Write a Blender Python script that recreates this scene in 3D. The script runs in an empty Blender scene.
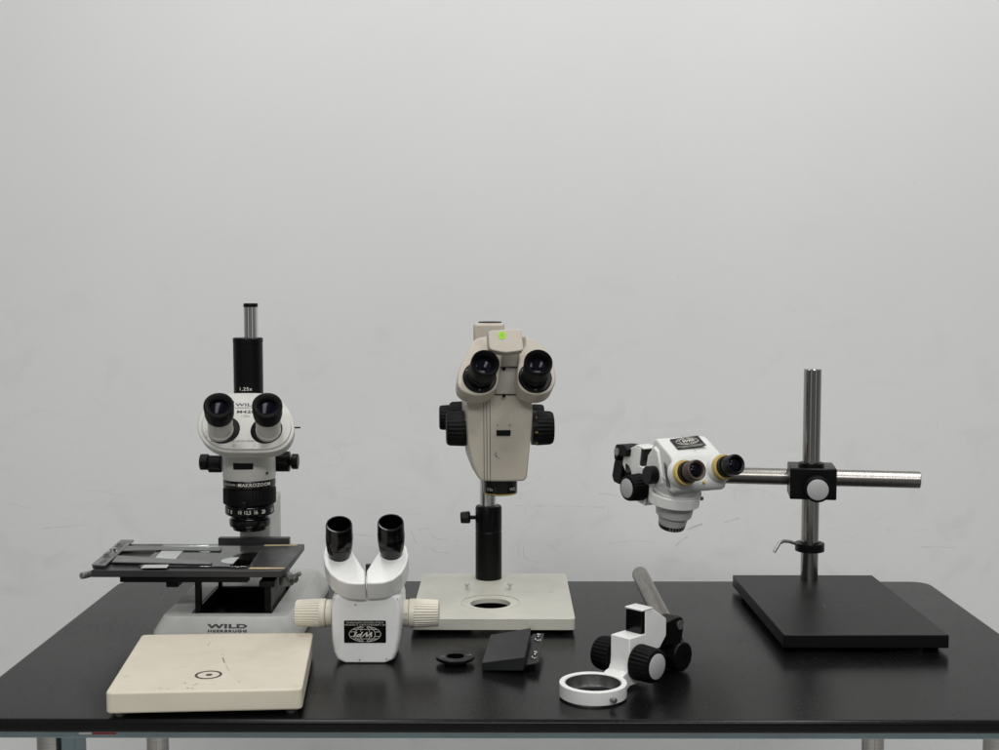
import bpy, bmesh, math, random
from mathutils import Vector, Matrix
from mathutils.geometry import tessellate_polygon
random.seed(7)
V = Vector
R = math.radians
sc = bpy.context.scene
C = sc.collection

# ------------------------------------------------------------------ survey of the place
# Camera pose measured from the vanishing points; table top is z = 0, metres.
CAM_H, FPX, YAW, PITCH = .454, 1275., math.atan(5.5/1275), math.atan(94/1275)
def ray(u, v):
    x, y = (u-499.5)/FPX, -(v-375)/FPX
    c, s = math.cos(PITCH), math.sin(PITCH)
    d = V((x, c+y*s, -s+y*c))
    return Matrix.Rotation(YAW, 3, 'Z') @ d
def hit(u, v, O, n):
    """point of the plane (O, n) sighted at u, v"""
    d = ray(u, v); o = V((0, 0, CAM_H))
    return o + d*((O-o).dot(n)/d.dot(n))
def W(u, v, Y): return hit(u, v, V((0, Y, 0)), V((0, 1, 0)))
def G(u, v, z=0): return hit(u, v, V((0, 0, z)), V((0, 0, 1)))

# ------------------------------------------------------------------ materials
def nodes(name):
    m = bpy.data.materials.new(name); m.use_nodes = True
    nt = m.node_tree
    return m, nt, nt.nodes['Principled BSDF']
def N(nt, t, **k):
    n = nt.nodes.new(t)
    for a, b in k.items():
        if a in n.inputs: n.inputs[a].default_value = b
        else: setattr(n, a, b)
    return n
def L(nt, a, b): nt.links.new(a, b)
def noise(nt, scale, detail=4, stretch=None, dist=0):
    tc = N(nt, 'ShaderNodeTexCoord'); src = tc.outputs['Object']
    if stretch:
        mp = N(nt, 'ShaderNodeMapping'); mp.inputs['Scale'].default_value = stretch
        L(nt, src, mp.inputs['Vector']); src = mp.outputs[0]
    n = N(nt, 'ShaderNodeTexNoise'); n.inputs['Scale'].default_value = scale
    n.inputs['Detail'].default_value = detail; n.inputs['Distortion'].default_value = dist
    L(nt, src, n.inputs['Vector']); return n.outputs[0]
def ramp(nt, src, p0, p1, c0=0., c1=1.):
    n = N(nt, 'ShaderNodeMapRange'); L(nt, src, n.inputs['Value'])
    n.inputs['From Min'].default_value = p0; n.inputs['From Max'].default_value = p1
    n.inputs['To Min'].default_value = c0; n.inputs['To Max'].default_value = c1
    return n.outputs[0]
def mix(nt, f, a, b):
    n = N(nt, 'ShaderNodeMix', data_type='RGBA')
    if isinstance(f, float): n.inputs[0].default_value = f
    else: L(nt, f, n.inputs[0])
    for i, c in ((6, a), (7, b)):
        if hasattr(c, 'links'): L(nt, c, n.inputs[i])
        else: n.inputs[i].default_value = (*c, 1) if len(c) == 3 else c
    return n.outputs[2]
def bump(nt, bs, src, strength, dist=.001):
    b = N(nt, 'ShaderNodeBump'); b.inputs['Strength'].default_value = strength
    b.inputs['Distance'].default_value = dist
    L(nt, src, b.inputs['Height']); L(nt, b.outputs[0], bs.inputs['Normal'])
def paint(name, col, rough=.4, var=.12, dirt=0., dirtcol=(.12, .09, .05), grain=.0, spec=.5, metallic=0., speck=.0, coat=0., rv=.19):
    m, nt, b = nodes(name)
    lo = tuple(c*(1-var) for c in col); hi = tuple(min(1, c*(1+var)) for c in col)
    c = mix(nt, ramp(nt, noise(nt, 18, 5), .35, .65), lo, hi)
    if dirt:
        c = mix(nt, ramp(nt, noise(nt, 42, 8, dist=.3), .62, .80, 0, dirt), c, dirtcol)
    if speck:
        c = mix(nt, ramp(nt, noise(nt, 260, 3), .70, .76, 0, speck), c, dirtcol)
    L(nt, c, b.inputs['Base Color'])
    L(nt, ramp(nt, noise(nt, 40, 4), .3, .7, rough*(1-rv), min(1, rough*(1+rv))), b.inputs['Roughness'])
    b.inputs['Specular IOR Level'].default_value = spec
    b.inputs['Metallic'].default_value = metallic
    b.inputs['Coat Weight'].default_value = coat
    if grain: bump(nt, b, noise(nt, 900, 2), grain, .0004)
    return m

M = {}
M['cream'] = paint('cream_enamel', (.47, .465, .43), .38, .04, .25, (.30, .27, .20), .1)
M['wildbase'] = paint('grey_hammered_enamel', (.43, .43, .41), .42, .10, .35, (.22, .21, .18), .25)
M['column'] = paint('grey_column_enamel', (.47, .475, .45), .4, .04, .1)
M['beige'] = paint('warm_beige_enamel', (.44, .40, .335), .42, .04, .3, (.25, .21, .15), .12)
M['beige_dark'] = paint('grey_beige_panel', (.36, .345, .31), .45, .04, .2)
M['platecream'] = paint('yellowed_cream_enamel', (.60, .55, .45), .45, .03, .30, (.36, .26, .15), .12, speck=.7)
M['basegrey'] = paint('grey_cream_enamel', (.54, .53, .465), .42, .05, .35, (.27, .25, .18), .15, speck=.4)
M['white'] = paint('white_enamel', (.76, .76, .745), .3, .03, .35, (.45, .42, .36), .05)
M['podwhite'] = paint('aged_white_enamel', (.66, .665, .645), .35, .04, .4, (.38, .37, .33), .08)
M['podgrey'] = paint('pale_grey_enamel', (.54, .545, .535), .4, .04, .2, (.25, .25, .24), .08)
M['ivory'] = paint('ivory_plastic', (.66, .625, .53), .42, .04, .35, (.35, .28, .18))
M['yellow'] = paint('yellowed_plastic_ring', (.52, .38, .12), .45, .15, .5, (.25, .18, .08))
M['black'] = paint('black_satin_metal', (.0022, .0022, .0024), .36, .08, spec=.19)
M['gloss'] = paint('glossy_black_plastic', (.002, .002, .0023), .17, .2, spec=.36)
M['matte'] = paint('matte_black_rubber', (.003, .003, .0033), .5, .2, .25, (.010, .010, .010), spec=.13)
M['darkgrey'] = paint('dark_grey_anodised', (.016, .016, .0165), .42, .12, .2, (.05, .05, .05), .15, spec=.35)
M['wedgegrey'] = paint('dark_grey_textured_paint', (.013, .0138, .015), .5, .12, .2, (.09, .09, .09), .4)
M['grey'] = paint('mid_grey_metal', (.17, .175, .17), .4, .12, .3, (.1, .1, .1), .1, metallic=.3)
M['lightgrey'] = paint('light_grey_disc', (.40, .40, .40), .45, .05)
M['blue'] = paint('grey_blue_steel_paint', (.24, .32, .35), .4, .08, .2)
M['black_base'] = paint('black_powder_coat', (.0045, .0045, .0048), .40, .02, .0, (.02, .02, .02), .12, spec=.24, rv=.02)
M['brown'] = paint('brown_black_eyecup', (.04, .025, .018), .4, .2)
M['green'] = paint('green_sticker', (.28, .58, .02), .6, .04)
M['letter_light'] = paint('pale_lettering', (.62, .60, .54), .5, .05)
M['letter_dark'] = paint('dark_lettering', (.03, .03, .032), .5, .1)
M['gold'] = paint('yellow_line', (.55, .42, .08), .4, .1)
M['brass'] = paint('tan_tape', (.50, .40, .24), .5, .2)
M['red'] = paint('red_sticker', (.35, .015, .02), .5, .1)
M['patch'] = paint('frosted_and_reflection_patch', (.44, .45, .44), .5, .05)  # frosted labels, plus the half disc painted as a glass reflection
M['lever'] = paint('dull_metal', (.35, .34, .33), .35, .1, metallic=.8)
M['stage'] = paint('grey_black_anodised', (.028, .028, .029), .36, .1, .2, (.07, .07, .07), .1, spec=.45)
M['stain'] = paint('brown_stain', (.31, .24, .15), .5, .2)
M['brown_mark'] = paint('brown_ink', (.055, .035, .028), .5, .2)

def metal(name, col, rough, axis_stretch, streak=.3):
    m, nt, b = nodes(name)
    s = noise(nt, 30, 4, axis_stretch)
    L(nt, mix(nt, ramp(nt, s, .3, .7), tuple(c*(1-streak) for c in col), col), b.inputs['Base Color'])
    b.inputs['Metallic'].default_value = 1
    L(nt, ramp(nt, s, .3, .7, rough*1.2, rough*.8), b.inputs['Roughness'])
    return m
M['chrome'] = metal('polished_steel', (.72, .71, .70), .14, (1, 1, 20), .12)
M['steel'] = metal('brushed_steel_post', (.40, .385, .365), .17, (.6, .6, 40), .25)
M['steelx'] = metal('brushed_steel_bar', (.31, .295, .275), .30, (40, .6, .6), .25)
M['dull'] = metal('dull_steel_rod', (.36, .335, .31), .40, (20, 1, 20), .2)
M['ringin'] = metal('turned_steel', (.5, .5, .49), .25, (1, 1, 30), .2)

m, nt, b = nodes('eyepiece_lens'); M['lens'] = m
b.inputs['Base Color'].default_value = (.003, .003, .006, 1); b.inputs['Roughness'].default_value = .10
b.inputs['Specular Tint'].default_value = (.92, .88, 1, 1)
b.inputs['Specular IOR Level'].default_value = .11
m, nt, b = nodes('clear_glass'); M['glass'] = m
nt.nodes.remove(b)
fr_ = N(nt, 'ShaderNodeFresnel', IOR=2.3); tr_ = N(nt, 'ShaderNodeBsdfTransparent', Color=(.90, .92, .91, 1)); gl_ = N(nt, 'ShaderNodeBsdfAnisotropic', Roughness=.06)
gl_.inputs['Color'].default_value = (.95, .96, .95, 1)
mx_ = N(nt, 'ShaderNodeMixShader'); L(nt, fr_.outputs[0], mx_.inputs[0]); L(nt, tr_.outputs[0], mx_.inputs[1]); L(nt, gl_.outputs[0], mx_.inputs[2])
L(nt, mx_.outputs[0], nt.nodes['Material Output'].inputs[0])

# table top: worn black laminate
m, nt, b = nodes('black_laminate'); M['table'] = m
c = mix(nt, ramp(nt, noise(nt, 6, 5), .35, .65), (.0030, .0030, .0031), (.0045, .0045, .0047))
c = mix(nt, ramp(nt, noise(nt, 120, 4, dist=2), .735, .76, 0, .35), c, (.03, .03, .029))
L(nt, c, b.inputs['Base Color'])
r = N(nt, 'ShaderNodeMath', operation='ADD')
L(nt, ramp(nt, noise(nt, 5, 6, (1, 2, 1)), .3, .7, .21, .26), r.inputs[0])
L(nt, ramp(nt, noise(nt, 60, 4, (6, 1, 1), 1.5), .55, .75, 0, .07), r.inputs[1])
L(nt, r.outputs[0], b.inputs['Roughness'])
b.inputs['Specular IOR Level'].default_value = .175
bump(nt, b, noise(nt, 1400, 2), .12, .0003)

# wall: matt white paint with scuffs low down
m, nt, b = nodes('scuffed_white_paint'); M['wall'] = m
c = mix(nt, ramp(nt, noise(nt, 1.3, 3), .35, .65), (.680, .689, .682), (.708, .716, .710))
tc = N(nt, 'ShaderNodeTexCoord'); sp = N(nt, 'ShaderNodeSeparateXYZ'); L(nt, tc.outputs['Object'], sp.inputs[0])
def line_scuffs(c, scale, stretch, width, maskscale, lo, hi, zlo, zhi, amt, dist, col=(.22, .22, .22)):
    n = noise(nt, scale, 2, stretch, dist)
    a = N(nt, 'ShaderNodeMath', operation='SUBTRACT'); L(nt, n, a.inputs[0]); a.inputs[1].default_value = .5
    ab = N(nt, 'ShaderNodeMath', operation='ABSOLUTE'); L(nt, a.outputs[0], ab.inputs[0])
    line = ramp(nt, ab.outputs[0], 0, width, 1, 0)
    msk = ramp(nt, noise(nt, maskscale, 3, (stretch[0]*.7+.2, 1, stretch[2]*.7+.1)), lo, hi)
    hz = ramp(nt, sp.outputs[2], zlo, zhi, 1, 0)
    p = N(nt, 'ShaderNodeMath', operation='MULTIPLY'); L(nt, line, p.inputs[0]); L(nt, msk, p.inputs[1])
    q = N(nt, 'ShaderNodeMath', operation='MULTIPLY'); L(nt, p.outputs[0], q.inputs[0]); L(nt, hz, q.inputs[1])
    w = N(nt, 'ShaderNodeMath', operation='MULTIPLY'); L(nt, q.outputs[0], w.inputs[0]); w.inputs[1].default_value = amt
    return mix(nt, w.outputs[0], c, col)
c = line_scuffs(c, 7, (1, 1, 1.7), .012, 9, .52, .64, .85, 1.00, .10, 1.2)
c = line_scuffs(c, 3.5, (1, 1, 2.4), .006, 6, .50, .60, .88, 1.0, .08, .6)
c = line_scuffs(c, 12, (2.2, 1, .6), .015, 12, .58, .68, .95, 1.15, .08, .4)
# soft smudges
sm = ramp(nt, noise(nt, 9, 5, (1, 1, 1.5), 1), .54, .80, 0, .22)
hz = ramp(nt, sp.outputs[2], .80, 1.35, 1, .12)
q = N(nt, 'ShaderNodeMath', operation='MULTIPLY'); L(nt, sm, q.inputs[0]); L(nt, hz, q.inputs[1])
c = mix(nt, q.outputs[0], c, (.40, .40, .40))
c = mix(nt, ramp(nt, noise(nt, 45, 3), .74, .78, 0, .35), c, (.38, .38, .36))
L(nt, c, b.inputs['Base Color']); b.inputs['Roughness'].default_value = .55
b.inputs['Specular IOR Level'].default_value = .3
bump(nt, b, noise(nt, 260, 5), .22, .0007)
m, nt, b = nodes('faint_grey_scuff'); M['scuff'] = m
b.inputs['Base Color'].default_value = (.27, .27, .265, 1); b.inputs['Roughness'].default_value = .6
al = N(nt, 'ShaderNodeMath', operation='MULTIPLY'); L(nt, ramp(nt, noise(nt, 60, 4), .30, .62), al.inputs[0]); L(nt, ramp(nt, noise(nt, 7, 3), .35, .7, .05, .33), al.inputs[1])
L(nt, al.outputs[0], b.inputs['Alpha'])
M['floor'] = paint('grey_vinyl_floor', (.62, .62, .60), .5, .06)

# ------------------------------------------------------------------ mesh helpers (all in world coordinates)
def frame(axis):
    a = axis.normalized()
    ref = V((0, 0, 1)) if abs(a.z) < .95 else V((0, -1, 0))
    u = ref.cross(a).normalized(); w = a.cross(u)
    return a, u, w
def box(bm, lo, hi, mat=None):
    vs = [bm.verts.new(V((x, y, z)) if mat is None else mat @ V((x, y, z))) for z in (lo[2], hi[2]) for y in (lo[1], hi[1]) for x in (lo[0], hi[0])]
    for f in ((0, 2, 3, 1), (4, 5, 7, 6), (0, 1, 5, 4), (2, 6, 7, 3), (0, 4, 6, 2), (1, 3, 7, 5)):
        bm.faces.new([vs[i] for i in f])
def lathe(bm, p0, axis, prof, seg=48, ribs=0, ribd=0., ribspan=None, closed=False):
    """prof: (distance along axis, radius); ribs cut into the rings inside ribspan"""
    a, u, w = frame(axis)
    if ribs: seg = ribs*4
    rings = []
    for i, (t, r) in enumerate(prof):
        c = p0 + a*t
        if r < 1e-6: rings.append([bm.verts.new(c)]); continue
        ring = []
        for k in range(seg):
            rr = r
            if ribs and ribspan and ribspan[0] <= t <= ribspan[1] and (k % 4) in (2, 3): rr = r - ribd
            an = 2*math.pi*k/seg
            ring.append(bm.verts.new(c + (u*math.cos(an) + w*math.sin(an))*rr))
        rings.append(ring)
    n = len(rings)
    for i in range(n if closed else n-1):
        A, B = rings[i], rings[(i+1) % n]
        if len(A) == 1 and len(B) == 1: continue
        for k in range(seg):
            k2 = (k+1) % seg
            if len(A) == 1: bm.faces.new((A[0], B[k2], B[k]))
            elif len(B) == 1: bm.faces.new((A[k], A[k2], B[0]))
            else: bm.faces.new((A[k], A[k2], B[k2], B[k]))
    if not closed:
        if len(rings[0]) > 1: bm.faces.new(rings[0][::-1])
        if len(rings[-1]) > 1: bm.faces.new(rings[-1])
def cyl(bm, p0, p1, r0, r1=None, seg=40, **k):
    r1 = r0 if r1 is None else r1
    d = p1-p0; lathe(bm, p0, d, [(0, r0), (d.length, r1)], seg, **k)
def prism(bm, pts, ext, holes=(), taper=None):
    """closed outline (coplanar points) pushed along ext; holes: list of outlines; taper: factor about the centre"""
    loops = [list(pts)] + [list(h) for h in holes]
    n = ext.normalized()
    tri = tessellate_polygon(loops)
    flat = [p for l in loops for p in l]
    cen = sum(pts, V())/len(pts)
    def far(p): return p+ext if taper is None else cen+(p-cen)*taper+ext
    a = [bm.verts.new(p) for p in flat]; b_ = [bm.verts.new(far(p)) for p in flat]
    if not holes:
        bm.faces.new(a); bm.faces.new(b_[::-1])
    else:
        for t in tri:
            bm.faces.new([a[i] for i in t]); bm.faces.new([b_[i] for i in t][::-1])
    o = 0
    for l in loops:
        m_ = len(l)
        for i in range(m_):
            j = (i+1) % m_
            bm.faces.new((a[o+i], b_[o+i], b_[o+j], a[o+j]))
        o += m_
def smooth(pts, n=5):
    """closed Catmull-Rom through the points"""
    out = []; m_ = len(pts)
    for i in range(m_):
        p0, p1, p2, p3 = pts[i-1], pts[i], pts[(i+1) % m_], pts[(i+2) % m_]
        for k in range(n):
            t = k/n
            out.append(.5*((2*p1)+(p2-p0)*t+(2*p0-5*p1+4*p2-p3)*t*t+(3*p1-p0-3*p2+p3)*t**3))
    return out
def rrect(x0, y0, x1, y1, r, n=5):
    out = []
    for cx, cy, a0 in ((x1-r, y1-r, 0), (x0+r, y1-r, 90), (x0+r, y0+r, 180), (x1-r, y0+r, 270)):
        for k in range(n+1):
            a = R(a0+90*k/n); out.append((cx+r*math.cos(a), cy+r*math.sin(a)))
    return out
def circle(cx, cy, r, n=40): return [(cx+r*math.cos(2*math.pi*k/n), cy+r*math.sin(2*math.pi*k/n)) for k in range(n)]
def tube(bm, pts, r, seg=14):
    prev = None; rings = []
    for i, p in enumerate(pts):
        d = (pts[min(i+1, len(pts)-1)]-pts[max(i-1, 0)]).normalized()
        if prev is None: a, u, w = frame(d)
        else:
            u = (prev-d*prev.dot(d)).normalized(); w = d.cross(u)
        prev = u
        rings.append([bm.verts.new(p+(u*math.cos(2*math.pi*k/seg)+w*math.sin(2*math.pi*k/seg))*r) for k in range(seg)])
    for A, B in zip(rings, rings[1:]):
        for k in range(seg): bm.faces.new((A[k], A[(k+1) % seg], B[(k+1) % seg], B[k]))
    bm.faces.new(rings[0][::-1]); bm.faces.new(rings[-1])

CUR = V()
def thing(name, loc, label, cat):
    global CUR
    o = bpy.data.objects.new(name, None); C.objects.link(o)
    o.location = loc; o.empty_display_size = .03; o['label'] = label; o['category'] = cat
    CUR = V(loc); return o
def finish(name, bm, mat, parent, bevel=0., seg=2, ang=35, lab=None):
    bm.normal_update()
    bmesh.ops.recalc_face_normals(bm, faces=bm.faces[:])
    for v in bm.verts: v.co -= CUR
    for e in bm.edges:
        if len(e.link_faces) == 2:
            try: e.smooth = e.calc_face_angle() < R(ang)
            except ValueError: pass
    for f in bm.faces: f.smooth = True
    me = bpy.data.meshes.new(name); bm.to_mesh(me); bm.free()
    me.materials.append(M[mat])
    o = bpy.data.objects.new(name, me); C.objects.link(o)
    if parent is not None: o.parent = parent
    else: o.location = CUR
    if bevel:
        md = o.modifiers.new('bevel', 'BEVEL'); md.width = bevel; md.segments = seg
        md.limit_method = 'ANGLE'; md.angle_limit = R(ang); md.harden_normals = False
        md.use_clamp_overlap = True
    if lab: o['label'] = lab
    return o
def part(name, mat, parent, fn, bevel=0., seg=2, ang=35, lab=None):
    bm = bmesh.new(); fn(bm); return finish(name, bm, mat, parent, bevel, seg, ang, lab)

_tc = {}
def text_verts(s, size, bold=0., spacing=1., shear=0.):
    key = (s, size, bold, spacing)
    cu = bpy.data.curves.new('t', 'FONT'); cu.body = s; cu.size = size
    cu.align_x = 'CENTER'; cu.align_y = 'CENTER'; cu.offset = bold; cu.space_character = spacing
    cu.resolution_u = 3; cu.shear = shear
    o = bpy.data.objects.new('t', cu); C.objects.link(o)
    dg = bpy.context.evaluated_depsgraph_get(); dg.update()
    me = bpy.data.meshes.new_from_object(o.evaluated_get(dg))
    bpy.data.objects.remove(o); bpy.data.curves.remove(cu)
    return me
def lettering(parent, items, mat, O, right, up, name='lettering', cyl_r=None, thick=.00015):
    """items: (text, x, y, size, xscale, bold, spacing) laid on a plane, or wrapped round a cylinder of radius cyl_r"""
    bm = bmesh.new(); nrm = right.cross(up).normalized()
    for it in items:
        s, x, y, size, xs, bold, spc = it[:7]
        me = text_verts(s, size, bold, spc, it[7] if len(it) > 7 else 0)
        t = bmesh.new(); t.from_mesh(me); bpy.data.meshes.remove(me)
        if cyl_r: bmesh.ops.subdivide_edges(t, edges=[e for e in t.edges if e.calc_length() > .002], cuts=1)
        for v in t.verts:
            lx, ly = v.co.x*xs+x, v.co.y+y
            if cyl_r:
                an = lx/cyl_r
                v.co = O + right*math.sin(an)*(cyl_r+thick) + nrm*math.cos(an)*(cyl_r+thick) + up*ly
            else: v.co = O + right*lx + up*ly + nrm*thick
        mm = bpy.data.meshes.new('x'); t.to_mesh(mm); t.free(); bm.from_mesh(mm); bpy.data.meshes.remove(mm)
    return finish(name, bm, mat, parent)
def strokes(bm, paths, w, O, right, up, h=.0002):
    """thin flat lines on a plane"""
    n = right.cross(up).normalized()
    for p in paths:
        P = [O+right*a+up*b+n*h for a, b in p]
        for i in range(len(P)-1):
            d = (P[i+1]-P[i]).normalized(); s = n.cross(d)*w/2
            bm.faces.new([bm.verts.new(q) for q in (P[i]-s, P[i+1]-s, P[i+1]+s, P[i]+s)])
def globe_mark(parent, O, right, up, rx, ry, flip=False):
    """oval globe line emblem with slanted letters"""
    ps = []
    ell = lambda a, b: [(a*math.cos(t*math.pi/18), b*math.sin(t*math.pi/18)) for t in range(37)]
    ps += [ell(rx, ry), ell(rx*.64, ry), ell(rx*.3, ry)[1:8], ell(rx*.3, ry)[10:17], ell(rx*.3, ry)[19:27], ell(rx*.3, ry)[28:36]]
    for y in (.62, -.62, .3, -.3):
        xx = rx*math.sqrt(1-y*y)
        ps.append([(-xx, y*ry), (xx if abs(y) > .5 else -rx*.6, y*ry)])
        if abs(y) < .5: ps.append([(rx*.6, y*ry), (xx, y*ry)])
    o = part('emblem', 'letter_light', parent, lambda b: strokes(b, ps, rx*.032, O, right, up))
    return o
def lens_eyepiece(parent, p0, ax, prof, mat, lens_t, lens_r, name='eyepiece', extra=(), **k):
    e = part(name, mat, parent, lambda b: lathe(b, p0, ax, prof, **k))
    part('lens', 'lens', e, lambda b: lathe(b, p0, ax, [(lens_t-.001, lens_r), (lens_t, lens_r), (lens_t+lens_r*.10, lens_r*.7), (lens_t+lens_r*.16, lens_r*.35), (lens_t+lens_r*.18, 0)]))
    for nm, mt, pr in extra:
        part(nm, mt, e, lambda b: lathe(b, p0, ax, pr))
    return e

# ------------------------------------------------------------------ setting
CUR = V((0, 2.40, -.75))
wall = part('wall', 'wall', None, lambda b: box(b, (-6, 2.40, -.75), (6, 2.55, 2.6))); wall['kind'] = 'structure'
WY = V((0, 2.3992, 0))
def reg(x0, y0, k, ls): return [([(x0+a/k, y0+c/k) for a, c in l[0]], l[1]) for l in ls]
sc_ = reg(500, 430, 4.1625, [([(105, 315), (105, 352)], 1.6), ([(95, 425), (120, 405), (145, 395)], .9), ([(75, 475), (77, 500), (80, 530)], .8), ([(98, 480), (100, 525), (130, 545), (190, 552)], .9), ([(195, 475), (240, 505), (270, 530)], .8), ([(245, 535), (265, 552)], .8),
    ([(60, 314), (150, 316), (280, 318), (430, 322)], .7), ([(230, 312), (230, 325)], .9), ([(378, 318), (380, 330)], 1.2), ([(432, 318), (430, 330)], 1.2), ([(450, 318), (452, 350)], 1.1), ([(360, 462), (358, 472)], 1.4), ([(422, 418), (421, 430)], 1), ([(445, 478), (490, 468), (560, 462), (640, 466)], .8),
    ([(775, 415), (810, 402), (845, 390)], 1.6), ([(730, 485), (755, 460), (785, 442)], 1.5), ([(930, 385), (960, 378), (999, 365)], 1.3), ([(925, 435), (927, 465)], 1), ([(755, 490), (770, 510), (790, 518)], .8), ([(410, 265), (450, 268), (500, 278)], .7)])
sc_ += reg(270, 430, 4.686, [([(660, 465), (680, 520), (690, 530)], .9), ([(690, 470), (740, 460), (765, 500), (800, 513), (840, 514)], 1), ([(755, 545), (775, 570), (820, 575), (845, 580)], .9), ([(795, 356), (890, 355)], .8), ([(110, 355), (150, 355)], .8), ([(335, 322), (380, 325)], .8),
    ([(600, 268), (650, 275), (700, 276)], .7), ([(390, 487), (440, 495), (490, 498)], .8), ([(870, 515), (880, 525)], 1.8), ([(630, 400), (700, 392), (740, 385)], .6), ([(870, 540), (930, 560)], .7), ([(335, 650), (333, 672)], 1.0)])
sc_ += reg(0, 440, 4.1625, [([(0, 265), (60, 270), (130, 288)], .8), ([(175, 368), (260, 362), (370, 350)], .9), ([(270, 332), (330, 318)], .7), ([(418, 382), (416, 415)], 1), ([(298, 402), (303, 408)], 1.8), ([(754, 270), (766, 270)], 1.8), ([(760, 298), (765, 302)], 1.6), ([(763, 314), (768, 320)], 2.0), ([(757, 330), (761, 338)], 1.6)])
sc_ += reg(800, 480, 4.688, [([(540, 240), (600, 232)], .8), ([(620, 300), (680, 290)], .7), ([(560, 315), (640, 315), (740, 318)], .7), ([(125, 220), (180, 235)], .9), ([(870, 690), (895, 690)], 1.4)])
sc_ += [([(342, 418), (341, 424)], .8), ([(20, 737), (26, 746)], .8), ([(470, 741), (476, 748)], .8), ([(935, 744), (950, 738)], .8), ([(120, 745), (128, 740)], .7)]
def crpath(P, n=4):
    if len(P) < 3: return P
    Q_ = [P[0]]+P+[P[-1]]; o_ = []
    for i in range(1, len(Q_)-2):
        for k in range(n):
            t_ = k/n; o_.append(tuple(.5*(2*b0_+(c0_-a0_)*t_+(2*a0_-5*b0_+4*c0_-d0_)*t_*t_+(3*b0_-a0_-3*c0_+d0_)*t_**3) for a0_, b0_, c0_, d0_ in zip(Q_[i-1], Q_[i], Q_[i+1], Q_[i+2])))
    return o_+[P[-1]]
for pth, wd in sc_:
    P = [hit(u, v, WY, V((0, 1, 0))) for u, v in crpath(pth)]
    def f_(b):
        n_ = len(P); vs = []
        for i, p in enumerate(P):
            d = (P[min(i+1, n_-1)]-P[max(i-1, 0)]).normalized(); sd = V((-d.z, 0, d.x))*wd*.0010*(.35 if i in (0, n_-1) else 1)
            vs.append((b.verts.new(p-sd), b.verts.new(p+sd)))
        for a, c_ in zip(vs, vs[1:]): b.faces.new((a[0], a[1], c_[1], c_[0]))
    part('scuff_mark', 'scuff', wall, f_)
CUR = V((0, 1, -.75))
o = part('floor', 'floor', None, lambda b: box(b, (-6, -4, -.80), (6, 2.396, -.75))); o['kind'] = 'structure'
M['wall'].node_tree  # object space of the wall: z=0 at the floor
# ------------------------------------------------------------------ table
TX0, TX1, TY0, TY1 = -.584, .641, 1.290, 1.909
t = thing('laboratory_table', (.028, 1.6, -.75), 'black-topped table with grey-blue steel frame that all the instruments stand on', 'table')
part('tabletop', 'table', t, lambda b: prism(b, [V((x, y, 0)) for x, y in rrect(TX0, TY0, TX1, TY1, .028, 7)], V((0, 0, -.0145))), .0048, 4)
def f_(b):
    for (a, c_) in (((-.55, 1.335, -.036), (.607, 1.36, -.0147)), ((-.55, 1.84, -.036), (.607, 1.865, -.0147)), ((-.55, 1.3605, -.036), (-.525, 1.8395, -.0147)), ((.582, 1.3605, -.036), (.607, 1.8395, -.0147))):
        box(b, a, c_)
fr = part('frame', 'blue', t, f_, .0015)
for x, y in ((-.505, 1.385), (.548, 1.385), (-.507, 1.815), (.536, 1.815)):
    lg = part('leg', 'steel', t, lambda b: cyl(b, V((x, y, -.745)), V((x, y, -.0365)), .016, seg=32))
    part('leg_bracket', 'blue', lg, lambda b: box(b, (x+.017, y-.02, -.10), (x+.033, y+.018, -.0368)), .002)
    part('foot', 'matte', lg, lambda b: lathe(b, V((x, y, -.75)), V((0, 0, 1)), [(0, .022), (.012, .022), (.018, .016)]))
part('sticker', 'red', fr, lambda b: box(b, (W(92, 736, 1.334).x, 1.3342, W(92, 734.6, 1.334).z), (W(116, 736, 1.334).x, 1.3349, W(92, 731, 1.334).z)))
part('sticker', 'white', fr, lambda b: box(b, (W(79, 736, 1.334).x, 1.3342, W(92, 734.6, 1.334).z), (W(91.5, 736, 1.334).x, 1.3349, W(92, 731, 1.334).z)))

# ------------------------------------------------------------------ cream base plate, front left
t = thing('base_plate', (-.323, 1.42, 0), 'loose yellowed cream plate with a small circular target mark on top', 'base plate')
ang = R(-1.0)
A_, B_, D_, E_ = G(105, 693, .028), G(302, 689, .028), G(313.5, 632.5, .028), G(142, 634.5, .028)
def roundpoly(ps, r, n=5):
    out = []
    for i, p in enumerate(ps):
        a, c = ps[i-1], ps[(i+1) % len(ps)]
        q0 = p+(a-p).normalized()*r; q1 = p+(c-p).normalized()*r
        for k in range(n+1):
            s = k/n; out.append((1-s)**2*q0+2*s*(1-s)*p+s*s*q1)
    return out
pl = roundpoly([A_, B_, D_, E_], .007)
bp = part('plate', 'platecream', t, lambda b: prism(b, pl, V((0, 0, -.0225))), .002, 3)
for p in (A_, B_, D_, E_):
    q = p+((A_+B_+D_+E_)/4-p)*.12
    part('foot', 'grey', t, lambda b: lathe(b, V((q.x, q.y, 0)), V((0, 0, 1)), [(0, .006), (.003, .0075), (.0053, .0075)], 24))
st_ = [([(553, 240), (560, 262)], .0016), ([(500, 178), (490, 190)], .0008), ([(565, 270), (580, 298)], .0005), ([(430, 355), (450, 348)], .0009), ([(393, 344), (398, 348)], .0010), ([(402, 366), (412, 369)], .0014), ([(422, 367), (430, 370)], .0009), ([(870, 153), (892, 150)], .0006), ([(894, 150), (914, 151)], .0008), ([(288, 367), (296, 369)], .0010), ([(618, 338), (623, 344)], .0006), ([(775, 143), (779, 145)], .0010), ([(548, 225), (552, 228)], .0009), ([(320, 369), (330, 371)], .0006), ([(510, 350), (520, 352)], .0005), ([(145, 322), (160, 316)], .0006)]
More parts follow.
